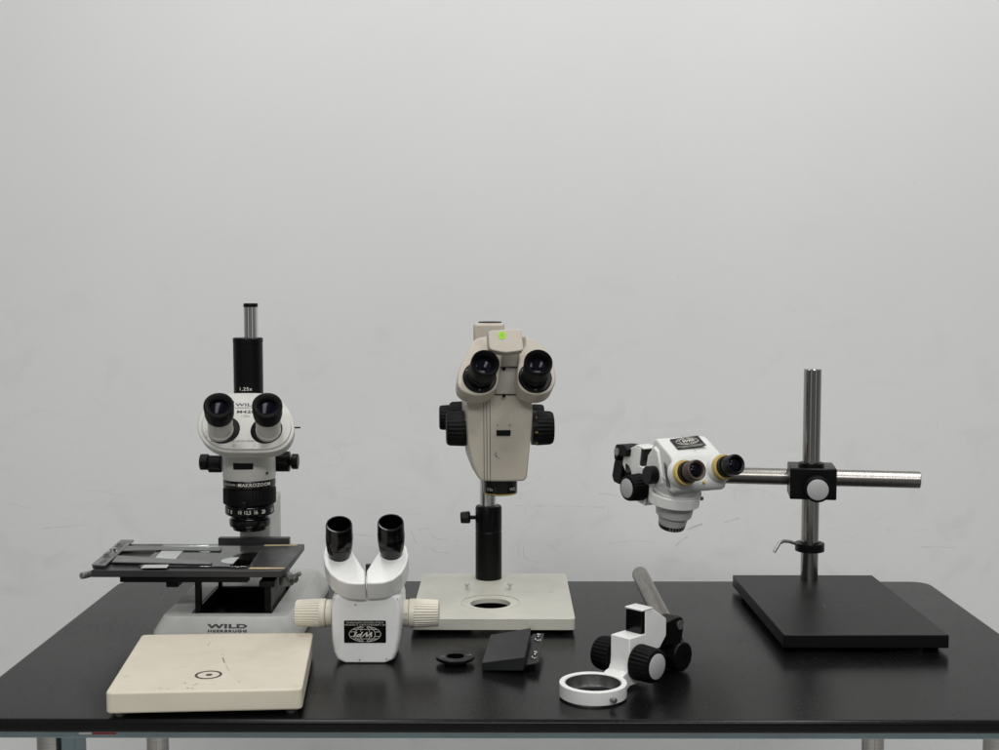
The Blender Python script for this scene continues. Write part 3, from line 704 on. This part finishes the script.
# knobs
def knb(u0, u1, v, Y, r, ribs, parent=t, name='focus_knob'):
    a, c_ = W(u0, v, Y), W(u1, v, Y); d = abs(c_.x-a.x); s = 1 if c_.x > a.x else -1; rr = r*Y/1275
    ax = V((s*math.cos(yw*.5), s*math.sin(yw*.5), 0))
    return part(name, 'matte', parent, lambda b: lathe(b, a, ax, [(0, rr*.97), (d*.20, rr*.97), (d*.22, rr), (d*.85, rr*.96), (d*.97, rr*.88), (d, rr*.80)], ribs=ribs, ribd=.0011, ribspan=(d*.21, d*.86)))
k1 = knb(469.5, 446.2, 428.3, 1.735, 18.0, 26)
k2 = knb(531.5, 553.3, 428, 1.738, 17.6, 26)
knb(452, 439.3, 417.5, 1.79, 12.8, 22); knb(468, 449.5, 415.5, 1.80, 14.5, 24)
knb(530, 543.8, 416, 1.80, 12, 22)
for kp, u, vs in ((k1, 465.4, (('15', 420), ('4', 432.6), ('10', 442.5))), (k2, 536.4, (('5', 417.4), ('10', 432.6), ('15', 443)))):
    for s, v in vs:
        lettering(kp, [(s, 0, 0, .0042, 1, 0, 1)], 'gold', W(u, v, 1.738-math.sqrt(max(1e-6, (.0245**2-((v-428)*.00136)**2)))-.0006), rt, up)
# head
he = R(30); mn = (bn*math.cos(he)+V((0, 0, 1))*math.sin(he)).normalized(); mu = (V((0, 0, 1))*math.cos(he)-bn*math.sin(he)).normalized()
MO = W(505, 375, 1.668)
leftl = [(457.5, 383), (458.0, 373), (461, 364), (466, 354), (471, 344), (476, 338.5), (487, 336), (499, 337), (503, 346), (502, 358), (500, 368), (499, 378), (497.5, 386), (492, 391.5), (484, 394.5), (475, 395), (466, 392.5), (460, 388.5)]
rightl = [(523, 337), (531, 338), (540, 343), (548, 353), (553.5, 364), (556, 376), (555, 384), (550.5, 390.5), (543, 394), (534, 394.5), (526, 392), (520, 387.5), (517.5, 380), (517.5, 371), (519, 360), (519, 347)]
for pts in (leftl, rightl):
    def f_(b): prism(b, smooth([hit(u, v, MO, mn) for u, v in pts], 3), -mn*.030, taper=.98)
    part('eyepiece_housing', 'beige', t, f_, .0022, 3, 50)
def f_(b): prism(b, [hit(u, v, BO+bn*.012, bn) for u, v in ((495, 336), (526, 336), (524, 367), (497, 367))], -bn*.045)
part('bridge', 'beige_dark', t, f_, .002)
def f_(b): prism(b, [hit(u, v, BO+bn*.006, bn) for u, v in ((496, 367.6), (522, 367.6), (522, 394), (496, 394))], -bn*.01)
cp = part('centre_panel', 'beige_dark', t, f_, .0006)
for v in (368.8, 395.8):
    p = hit(503.8, v, BO+bn*.0064, bn); part('bolt', 'black', cp, lambda b: cyl(b, p, p+bn*.0015, .0023, seg=20))
def f_(b):
    prism(b, [hit(u, v, BO, bn)+bn*.0003 for u, v in ((493, 394.4), (521, 394.4), (521, 395.1), (493, 395.1))], bn*.0002)
part('seam', 'black', body, f_)
# cover with sticker
cn = (bn*math.cos(R(20))+V((0, 0, 1))*math.sin(R(20))).normalized(); CO = W(506, 340, 1.650)
def f_(b): prism(b, roundpoly([hit(u, v, CO, cn) for u, v in ((487.8, 330.5), (521, 328.4), (524.2, 350.4), (506, 352.8), (489.2, 349.8))], .0052, 5), -cn*.016)
cv = part('head_cover', 'beige', t, f_, .0015, 3, 50)
s_ = hit(502, 335.4, CO, cn)
gs = part('green_sticker', 'green', cv, lambda b: lathe(b, s_, cn, [(0, .0053), (.0004, .0053)], 32))
def f_(b): a_, u_, w_ = frame(cn); lathe(b, s_+cn*.0004, cn, [(0, .0019), (.0001, .0019), (.0001, .0016), (0, .0016)], 20, closed=True)
part('ink_mark', 'letter_dark', gs, f_)
# photo port
pY = 1.765
pp = part('photo_port', 'beige', t, lambda b: prism(b, [V((W(u, v, pY).x, y, W(489, v, pY).z)) for u, v, y in ((473.3, 345, pY), (504.5, 345, pY), (504.5, 345, pY+.042), (473.3, 345, pY+.042))], V((0, 0, W(489, 323.2, pY).z-W(489, 345, pY).z))), .004, 3)
part('port_cap', 'black', pp, lambda b: lathe(b, V((W(490, 330, pY+.02).x, pY+.021, W(489, 323.6, pY).z)), V((0, 0, 1)), [(0, .0165), (.0018, .0165), (.0022, .0155)], 40))
for (u0, v0, u1, v1, ub, vb) in ((480.5, 380, 485.7, 362.3, 479.5, 376.5), (534.5, 379.5, 538.6, 361.6, 535, 376.5)):
    p0 = hit(ub, vb+1.5, MO, mn)
    p1 = W(u1, v1, p0.y-.040); ax = (p1-p0).normalized(); Ln = (p1-p0).length
    e = part('eyepiece', 'matte', t, lambda b: lathe(b, p0-ax*.002, ax, [(0, .0160), (.012, .0160), (.0122, .0172), (.020, .0176), (.0205, .0166), (.024, .0166), (.0245, .0180), (Ln-.003, .0186), (Ln, .0184), (Ln+.0018, .0176), (Ln+.001, .0165), (Ln-.004, .0125), (Ln-.010, .0115), (Ln-.010, 0)], 56))
    part('mount_ring', 'black', e, lambda b: lathe(b, p0-mn*.0005, mn, [(0, .0222), (.0030, .0222), (.0040, .0210), (.0040, .0160)], 56))
    part('lens', 'lens', e, lambda b: lathe(b, p0, ax, [(Ln-.0115, .0110), (Ln-.0112, .0110), (Ln-.0100, .007), (Ln-.0095, 0)], 40))
    for an in (25, 150, 265):
        a_, u_, w_ = frame(mn); c_ = p0+mn*.0035+(u_*math.cos(R(an))+w_*math.sin(R(an)))*.0192
        part('screw', 'grey', e, lambda b: lathe(b, c_, mn, [(0, .0010), (.0009, .0010)], 12))

# ------------------------------------------------------------------ small black ring
c_ = G(455.3, 655.8, .0086)
t = thing('adapter_ring', (c_.x, c_.y, 0), 'small black flanged ring with central hole, lying flat on the table', 'ring')
rg = part('flange', 'black', t, lambda b: lathe(b, V((c_.x, c_.y, 0)), V((0, 0, 1)), [(.0050, .0205), (.0050, .0226), (.0060, .0232), (.0080, .0230), (.0086, .0222), (.0086, .0118), (.0080, .0110), (.0050, .0108)], 72, closed=True))
part('collar', 'black', t, lambda b: lathe(b, V((c_.x, c_.y, 0)), V((0, 0, 1)), [(0, .0124), (0, .0134), (.0049, .0134), (.0049, .0124)], 56, closed=True))
part('thread', 'gloss', t, lambda b: lathe(b, V((c_.x, c_.y, 0)), V((0, 0, 1)), [(.0005, .0100), (.0078, .0104), (.0078, .0107), (.0005, .0120)], 56, closed=True))
lettering(rg, [('1.0x', .0165, .0035, .0032, 1.1, 0, 1), ('M50', -.0150, -.0035, .0028, 1, 0, 1)], 'letter_light', V((c_.x, c_.y, .0086)), V((1, 0, 0)), V((0, 1, 0)))

# ------------------------------------------------------------------ wedge bracket
t = thing('wedge_bracket', (.0, 1.46, 0), 'dark grey wedge-shaped metal bracket with two screws on its right flange', 'bracket')
# top face: level at left, lifted at right
a, b_, c_, d_ = G(481.7, 663, .010), G(524.6, 656.8, .021), G(530.9, 627.8, .028), G(490.6, 634.8, .014)
def f_(b):
    top = [a, b_, c_, d_]
    lo_ = [V((p.x+dx, p.y+dy, z)) for p, dx, dy, z in ((a, .0005, .0005, .0006), (b_, -.001, .001, .0006), (c_, -.001, -.001, .0006), (d_, 0, -.001, .0006))]
    lo_[1].z, lo_[2].z = .004, .004
    T = [b.verts.new(p) for p in top]; Q = [b.verts.new(p) for p in lo_]
    b.faces.new(T); b.faces.new(Q[::-1])
    for i in range(4): b.faces.new((T[i], Q[i], Q[(i+1) % 4], T[(i+1) % 4]))
part('wedge', 'wedgegrey', t, f_, .0007)
fz = .0155
fl = [G(526.2, 664.2, .010), G(538.6, 662.0, .012), G(544, 633.2, .0175), G(532.5, 634.2, .0165)]
def f_(b):
    prism(b, fl, V((0, 0, -.0022)))
fg = part('flange', 'wedgegrey', t, f_, .0005)
def f_(b):
    P = [fl[0]+V((.0005, .001, -.0024)), fl[3]+V((.0005, -.001, -.0024)), fl[3]+V((-.0045, -.001, -.0024)), fl[0]+V((-.0015, .001, -.0024))]
    prism(b, P, V((0, 0, -.006)))
part('web', 'black', t, f_, .0004)  # blacker than the wedge: the bracket's own shadow put into the colour
part('flange_foot', 'black', t, lambda b: box(b, (fl[1].x-.012, fl[1].y+.004, .0), (fl[1].x-.004, fl[1].y+.03, .0085)), .0006)
for u, v, z in ((537.7, 639.6, .0165), (534.6, 657.4, .0125)):
    p = G(u, v, z)
    part('screw', 'chrome', fg, lambda b: lathe(b, p-V((0, 0, .001)), V((.15, -.1, 1)), [(0, .0040), (.0012, .0040), (.0014, .0020), (.0055, .0020), (.0065, .0028), (.0080, .0024), (.0082, 0)], 20))

# ------------------------------------------------------------------ focusing mount (shared by the loose one and the boom one)
def mount(t, Mo, F, U, ring_u, arm_mat='white', jf=0., ju=0.):
    K = U.cross(F).normalized()*1.0
    mt = Matrix((( F.x, K.x, U.x, Mo.x), (F.y, K.y, U.y, Mo.y), (F.z, K.z, U.z, Mo.z), (0, 0, 0, 1)))
    P = lambda f, k, u: mt @ V((f, k, u))
    D = lambda f, k, u: (mt.to_3x3() @ V((f, k, u)))
    # ring with an inside lining
    rh = .0155
    ring = part('ring_holder', arm_mat, t, lambda b: lathe(b, P(.060, 0, ring_u), D(0, 0, 1), [(0, .0305), (0, .0368), (rh, .0372), (rh, .0310)], 80, closed=True), .0009, 2)
    part('ring_lining', 'ringin', ring, lambda b: lathe(b, P(.060, 0, ring_u), D(0, 0, 1), [(.0012, .0285), (.0012, .0304), (rh-.0012, .0309), (rh-.0012, .0300), (.004, .0295)], 80, closed=True))
    tsd = D(.10, .99, 0)
    part('thumb_screw', 'lever', ring, lambda b: lathe(b, P(.060+.012, .034, ring_u+.007), tsd, [(0, .0016), (.004, .0016), (.0042, .0030), (.0080, .0030), (.0086, .0022)], 20))
    # bracket block with curved toe running into the ring
    def f_(b):
        prof = [(-.014, .004), (-.014, .058), (.014, .058), (.0142, .034), (.0150, .026), (.018, .0205), (.0235, .0175+ring_u), (.0275, .0150+ring_u), (.0275, .0002+ring_u), (.016, .0002+ring_u), (.013, .004)]
        prism(b, [P(f, -.0135, u) for f, u in prof], D(0, .027, 0))
    blk = part('focus_block', arm_mat, t, f_, .0009, 2, 40)
    part('rack', 'gloss', t, lambda b: prism(b, [P(f, k, .0582) for f, k in ((-.0150, -.0105), (-.0085, -.0105), (-.0085, .0123), (-.0150, .0123))], D(0, 0, .0250)), .0006)
    def f_(b):
        prof = [(-.0150, .082), (-.0150, .0), (-.030, .0), (-.045, .020), (-.052, .042), (-.052, .062), (-.038, .080), (-.030, .085), (-.0150, .085)]
        prof = [(-.0152, .050), (-.0152, .0838), (-.0300, .0832), (-.0540, .068), (-.0540, .048), (-.042, .036), (-.0152, .036)]
        prism(b, [P(f, -.0125, u) for f, u in prof], D(0, .025, 0))
    part('arm', arm_mat, t, f_, .0008)
    part('arm_top', arm_mat, t, lambda b: prism(b, [P(f, -.0118, u) for f, u in ((-.0084, .0842), (-.0084, .0862), (-.0270, .0862), (-.0300, .0842))], D(0, .025, 0)), .0005)
    part('arm_back', arm_mat, t, lambda b: prism(b, [P(f, -.0125, u) for f, u in ((-.0144, .0045), (-.0144, .0358), (-.036, .0358), (-.022, .0045))], D(0, .025, 0)), .0008)
    for s in (-1, 1):
        ax = D(0, s, 0); 
        kb = part('focus_knob', 'matte', t, lambda b: lathe(b, P(0, s*.0140, .0295), ax, [(0, .0165), (.0015, .0165), (.0016, .0200), (.003, .0203), (.023, .0193), (.026, .0182), (.027, .0160)], ribs=26, ribd=.0011, ribspan=(.0025, .0245)))
        part('knob_disc', 'lightgrey', kb, lambda b: lathe(b, P(0, s*.0140, .0295), ax, [(.0269, .0142), (.0276, .0142), (.0280, .0135)], 40))
    # joint
    jb = part('joint', 'black', t, lambda b: prism(b, [P(f, -.0115, u) for f, u in ((-.0545, .0340), (-.0545, .0680+ju), (-.062-jf, .0705+ju), (-.072-jf, .0700+ju), (-.0765-jf, .063+ju), (-.075-jf, .052+ju), (-.072-jf, .0340))], D(0, .023, 0)), .0014, 2)
    part('pivot_screw', 'lever', jb, lambda b: lathe(b, P(-.0680-jf, 0, .061+ju), D(0, 1, 0), [(.0116, .0055), (.0129, .0055), (.0131, .0025), (.0123, 0)], 28))
    part('pivot_screw', 'lever', jb, lambda b: lathe(b, P(-.0680-jf, 0, .061+ju), D(0, -1, 0), [(.0116, .0055), (.0129, .0055), (.0131, .0025), (.0123, 0)], 28))
    return P, D
# loose mount on the table
t = thing('focusing_mount', (.139, 1.41, 0), 'loose white ring-ended mount with black knobs and dull steel rod on table', 'microscope mount')
F8 = V((-.70, -.714, 0)).normalized(); U8 = V((0, 0, 1))
P, D = mount(t, V((.1385, 1.409, 0)), F8, U8, .0015, jf=.013, ju=-.006)
def f_(b):
    lathe(b, P(-.081, -.0150, .0182), D(0, 1, 0), [(0, .0165), (.0015, .0180), (.0310, .0180), (.0325, .0165)], 12)
part('rod_clamp', 'black', t, f_, .0014, 2, 25)
part('set_screw', 'gloss', t, lambda b: lathe(b, P(-.088, .0176, .0190), D(0, 1, 0), [(0, .0032), (.0008, .0032), (.0008, .0018), (.0002, .0016)], 20))
r0 = V((.199, 1.475, .030)); r1 = G(640.6, 578, .026); r1 = V((.1957, 1.822, .0300))
part('rod', 'dull', t, lambda b: lathe(b, r0, r1-r0, [(0, .0115), ((r1-r0).length-.001, .0115), ((r1-r0).length, .0105)], 48))

# ------------------------------------------------------------------ boom stand on the right
t = thing('boom_stand', (.442, 1.70, 0), 'boom stand with black slab base, steel post and horizontal steel bar', 'boom stand')
part('base', 'black_base' if 'black_base' in M else 'darkgrey_base' if 'darkgrey_base' in M else 'black', t, lambda b: prism(b, roundpoly([G(732.5, 575, .0225), G(872, 575.2, .0225), G(949.4, 635.2, .0225), G(784, 634.8, .0225)], .002, 3), V((0, 0, -.0165))), .0009)
for x, y in ((.355, 1.56), (.53, 1.56), (.355, 1.83), (.525, 1.83)):
    part('foot', 'matte', t, lambda b: lathe(b, V((x, y, 0)), V((0, 0, 1)), [(0, .009), (.0058, .010)], 24))
bt = [G(800+a/4.688, 480+c/4.688, .0225) for a, c in ((112, 583), (118, 598), (170, 586), (182, 590), (240, 592), (255, 591), (275, 590), (330, 589))]
for p, q_ in zip(bt[::2], bt[1::2]):
    part('scratch', 'grey', t, lambda b: strokes(b, [[(p.x, p.y), (q_.x, q_.y)]], .0006, V((0, 0, .0225)), V((1, 0, 0)), V((0, 1, 0)), .0001))
SX, SY = W(809.2, 575, 1.822).x, 1.822
zs = lambda y: W(812, y, SY).z
ps0 = V((SX, SY, .0226)); ps1 = V((W(812.8, 369, SY).x, SY, zs(369)))
pdir = (ps1-ps0).normalized()
part('post', 'steel', t, lambda b: lathe(b, ps0, pdir, [(0, .0124), ((ps1-ps0).length-.001, .0124), ((ps1-ps0).length, .0115)], 56))
on = lambda y: ps0+pdir*((zs(y)-ps0.z)/pdir.z)
cl = on(546.5)
col = part('stop_collar', 'black', t, lambda b: lathe(b, cl-pdir*.0062, pdir, [(0, .0135), (0, .0200), (.0005, .0208), (.0115, .0208), (.012, .0200), (.012, .0135)], 48, closed=True))
lv = [W(797, 544, 1.81), W(789, 541.5, 1.80), W(783.5, 541.2, 1.795), W(779.5, 543.2, 1.79), W(776.5, 548, 1.785), W(774.2, 552, 1.783)]
part('lever', 'lever', col, lambda b: tube(b, lv, .0024))
# bar and clamp
b0 = V((.186, 1.908, W(632, 476, 1.908).z)); b1 = V((W(920, 480, 1.842).x, 1.842, W(920, 480, 1.842).z))
b0.z = b1.z
bd = (b1-b0).normalized(); bl = (b1-b0).length
part('boom_bar', 'steelx', t, lambda b: lathe(b, b0, bd, [(0, .0112), (.0008, .0122), (bl-.0008, .0122), (bl, .0115)], 56))
cm = on(482)
by_ = V((bd.x, bd.y, 0)).normalized(); bq = V((-by_.y, by_.x, 0))
mt = Matrix(((by_.x, bq.x, 0, cm.x), (by_.y, bq.y, 0, cm.y), (0, 0, 1, b1.z), (0, 0, 0, 1)))
ck = part('cross_clamp', 'black', t, lambda b: box(b, (-.0305, -.020, -.0225), (.0345, .048, .0225), mt), .0018)
part('clamp_collar', 'black', ck, lambda b: lathe(b, V((on(463).x, on(463).y, b1.z+.0226)), V((0, 0, 1)), [(0, .0185), (.0055, .0180), (.0062, .0165)], 40))
kc = mt @ V((.0065, -.0200, -.0045))
kk = part('clamp_knob', 'matte', ck, lambda b: lathe(b, kc, -bq, [(0, .012), (.003, .012), (.0032, .0180), (.005, .0190), (.020, .0182), (.0212, .0165)], ribs=24, ribd=.0010, ribspan=(.004, .0195)))
part('knob_disc', 'lightgrey', kk if False else ck, lambda b: lathe(b, kc, -bq, [(.0211, .0148), (.0218, .0148), (.0222, .0140)], 40))
# focusing mount at the bar's end
yw2 = R(31); pit = R(10)
Fh = V((math.sin(yw2), -math.cos(yw2), 0)); Z1 = V((0, 0, 1))
F9 = Fh*math.cos(pit)-Z1*math.sin(pit); U9 = Z1*math.cos(pit)+Fh*math.sin(pit)
RC = W(677, 492.5, 1.823)
M9 = RC-F9*.060-U9*.0390-V((.003, 0, 0))
P9, D9 = mount(t, M9, F9, U9, .0235)
def f_(b):
    prism(b, [P9(f, -.0120, u) for f, u in ((-.0545, .0420), (-.076, .0480), (-.078, .022), (-.072, .014), (-.058, .014), (-.0545, .020))], D9(0, .024, 0))
part('bar_clamp', 'black', t, f_, .0016)
part('joint_head', 'black', t, lambda b: prism(b, [P9(f+.018, -.020, u-.004) for f, u in ((-.0545, .0690), (-.0545, .0800), (-.066, .0840), (-.084, .0800), (-.088, .070), (-.084, .0555), (-.0770, .0555), (-.0770, .0640))], D9(0, .030, 0)), .0016)
part('pivot_cap', 'lever', t, lambda b: lathe(b, P9(-.0610, -.0201, .066), D9(0, -1, 0), [(0, .0060), (.0010, .0060), (.0014, .004)], 28))
def f_(b):
    c_ = P9(-.0600, 0, .030)
    cyl(b, V((b0.x-.004, b0.y+.0006, b0.z)), V((b0.x+.016, b0.y-.0017, b0.z)), .0160, seg=40)
part('bar_socket', 'black', t, f_, .0010)

# pod head in the boom's ring
t = thing('boom_microscope_head', RC-V((0, 0, .045)), 'small white microscope head with yellowed eyepiece rings, hanging from the steel bar', 'microscope head')
yw3 = R(24); pt3 = R(15); Fh = V((math.sin(yw3), -math.cos(yw3), 0))
F9 = Fh*math.cos(pt3)-Z1*math.sin(pt3); U9 = Z1*math.cos(pt3)+Fh*math.sin(pt3); Kr = U9.cross(F9).normalized()
pm = Matrix(((F9.x, Kr.x, U9.x, RC.x), (F9.y, Kr.y, U9.y, RC.y), (F9.z, Kr.z, U9.z, RC.z), (0, 0, 0, 1)))
Q = lambda f, k, u: pm @ V((f, k, u))
QD = lambda f, k, u: pm.to_3x3() @ V((f, k, u))
UP = QD(0, 0, 1)
nb = part('nose', 'podgrey', t, lambda b: lathe(b, Q(0, 0, 0), UP, [(-.0520, .0180), (-.0485, .0195), (-.0475, .0198), (-.0345, .0225), (-.0335, .0262), (-.0170, .0278), (-.0165, .0284), (.0004, .0282), (.0004, .0345), (.004, .0350), (.006, .0330), (.012, .0345), (.030, .0355)], 72), .0006, 1)
ebt = part('nose_ring', 'darkgrey', nb, lambda b: lathe(b, Q(0, 0, 0), UP, [(-.0550, .0150), (-.0550, .0180), (-.0540, .0188), (-.0485, .0200), (-.0480, .0185), (-.0525, .0150)], 64, closed=True))
lettering(ebt, [('0.7 1 2 3 4.5', 0, 0, .0036, 1.3, 0, 1.2)], 'letter_light', Q(0, 0, -.0515), Kr, UP, cyl_r=.0200)
Q0 = Q
def Q(f, k, u): return Q0(f, k+.011, u+.07*k-.009)
prof = [(-.038, .018), (-.043, .045), (-.034, .0830), (-.028, .0860), (.014, .0775), (.020, .0735), (.042, .0430), (.042, .0340), (.034, .0270), (-.020, .0220)]
def f_(b): prism(b, [Q(f, -.0415, u) for f, u in prof], QD(0, .083, 0))
bd_ = part('body', 'podwhite', t, f_, .0055, 3, 25)
# raised side cheek
for s in (-1, 1):
    part('side_cheek', 'podwhite', t, lambda b: prism(b, [Q(f, s*.0417, u) for f, u in ((-.038, .030), (-.038, .058), (-.026, .0760), (-.014, .0740), (.014, .0330), (.008, .0270), (-.020, .0270))], QD(0, s*.0045, 0), taper=.93), .0012)
part('side_strip', 'grey', t, lambda b: prism(b, [Q(f, -.0417, u) for f, u in ((.002, .062), (.010, .061), (.028, .034), (.019, .032))], QD(0, -.0014, 0)), .0004)
sk = part('side_knob', 'black', t, lambda b: lathe(b, Q(-.010, -.0460, .038), QD(0, -1, 0), [(0, .0125), (.002, .0132), (.013, .0132), (.0142, .0122)], 40))
part('side_knob', 'black', t, lambda b: lathe(b, Q(-.006, .0460, .036), QD(0, 1, 0), [(0, .0125), (.002, .0132), (.013, .0132), (.0142, .0122)], 40))
# seams, plate
Kt = (Q(0, 1, 0)-Q(0, 0, 0)).normalized()
tf = QD(.042, 0, -.0085).normalized(); tn = tf.cross(Kt).normalized(); tn = tn if tn.z > 0 else -tn
def T(s, k, h=0): return Q(-.028, 0, .0860)+tf*s+Kt*k+tn*h
part('seam', 'letter_dark', bd_, lambda b: strokes(b, [[(0, -.0045), (.0005, .0005)], [(.0008, .040), (.0012, .062)]], .0006, T(0, .0, .0001), Kr, tf*-1 if False else tf) if False else [b.faces.new([b.verts.new(p) for p in (T(s0, k-.0003, .0003), T(s1, k-.0003, .0003), T(s1, k+.0003, .0003), T(s0, k+.0003, .0003))]) for s0, s1, k in ((.0005, .0045, 0), (.0355, .0425, .0005))])
def f_(b): prism(b, [T(.0195+y, .000+x, .0002) for x, y in rrect(-.0235, -.0128, .0235, .0128, .001, 3)], tn*.0006)
npl = part('name_plate', 'gloss', bd_, f_)
pc = T(.0195, .000, .0008)
lettering(npl, [('WPI', 0, .0030, .0072, 1.35, .0002, 1.1, .4), ('WORLD PRECISION INSTRUMENTS', 0, -.0086, .0026, 1.0, 0, 1.1), ('LABORATORY MICROSCOPE', 0, -.0112, .0024, 1.0, 0, 1.1)], 'letter_light', pc, Kt, -tf)
globe_mark(npl, pc-tf*.0028, Kt, -tf, .0180, .0082)
en = QD(math.cos(R(30)), 0, math.sin(R(30))).normalized()
for s in (-1, 1):
    p0 = Q(.0335, s*.0315, .0560)
    hs = part('tube_mount', 'podwhite', t, lambda b: lathe(b, p0-en*.004, en, [(0, .0205), (.006, .0205), (.010, .0180), (.012, .0175)], 48), .0006)
    e = part('eyepiece', 'black' if s > 0 else 'brown', t, lambda b: lathe(b, p0, en, [(.004, .0130), (.016, .0130), (.0165, .0122), (.024, .0124), (.0245, .0140), (.038, .0148), (.0415, .0144), (.0423, .0132), (.041, .0105), (.036, .0090), (.036, 0)], 56))
    part('diopter_ring', 'yellow', e, lambda b: lathe(b, p0, en, [(.0078, .0150), (.0080, .0186), (.014, .0178), (.0145, .0160), (.0145, .0135), (.0085, .0135)], 56, closed=True))
    part('tube_band', 'black', e, lambda b: lathe(b, p0, en, [(.0146, .0150), (.022, .0152), (.0225, .0128)], 56))
    part('lens', 'lens', e, lambda b: lathe(b, p0, en, [(.0355, .0095), (.0378, .0090), (.0400, .0060), (.0405, 0)], 40))
part('yellow_tab', 'yellow', bd_, lambda b: cyl(b, Q(.0400, .003, .0400), Q(.0430, .003, .0430), .0022, seg=16))

# ------------------------------------------------------------------ light
w = bpy.data.worlds.new('World'); sc.world = w; w.use_nodes = True
bg = w.node_tree.nodes['Background']; bg.inputs[0].default_value = (.93, .97, 1, 1); bg.inputs[1].default_value = .24
wn = w.node_tree
tc = N(wn, 'ShaderNodeTexCoord'); sx_ = N(wn, 'ShaderNodeSeparateXYZ'); L(wn, tc.outputs['Generated'], sx_.inputs[0])
cr = N(wn, 'ShaderNodeValToRGB'); L(wn, ramp(wn, sx_.outputs[0], -1, 1), cr.inputs[0])
el = cr.color_ramp.elements
vals = [(0, .9), (.10, .35), (.17, .25), (.21, 1.9), (.30, 1.7), (.34, .35), (.47, .3), (.50, 1.1), (.545, 1.2), (.58, .3), (.70, .35), (.74, 2.0), (.82, 2.0), (.86, .3), (.95, .6), (1, 1.1)]  # bright bands added to the surroundings, to stripe the metal's reflections
while len(el) < len(vals): el.new(.5)
for e_, (p_, v_) in zip(el, vals): e_.position = p_; e_.color = (v_*.95, v_*.98, v_, 1)
for i, (p_, v_) in enumerate(vals): el[i].position = p_; el[i].color = (v_*.95, v_*.98, v_, 1)
L(wn, cr.outputs[0], bg.inputs[0])
def area(name, loc, rot, sx, sy, e, col=(1, .99, .975)):
    l = bpy.data.lights.new(name, 'AREA'); l.shape = 'RECTANGLE'; l.size = sx; l.size_y = sy; l.energy = e; l.color = col
    o = bpy.data.objects.new(name, l); C.objects.link(o); o.location = loc; o.rotation_euler = rot
    return o
area('ceiling_lamp', (-.50, 1.15, 2.05), (0, 0, 0), .30, 1.8, 18)
area('ceiling_lamp', (.75, 1.15, 2.05), (0, 0, 0), .30, 1.8, 21)
area('ceiling_lamp', (.1, -1.4, 2.05), (R(35), 0, 0), 2.4, .5, 50)

# ------------------------------------------------------------------ camera
cam = bpy.data.cameras.new('camera'); co = bpy.data.objects.new('camera', cam); C.objects.link(co)
co.location = (0, 0, CAM_H); co.rotation_euler = (math.pi/2-PITCH, 0, YAW)
cam.sensor_width = 36; cam.lens = FPX/999*36; cam.clip_start = .01; cam.clip_end = 100
sc.camera = co
sc.view_settings.view_transform = 'Standard'; sc.view_settings.look = 'None'
sc.view_settings.exposure = 0; sc.view_settings.gamma = 1
sc.cycles.use_denoising = True
sc.cycles.max_bounces = 8
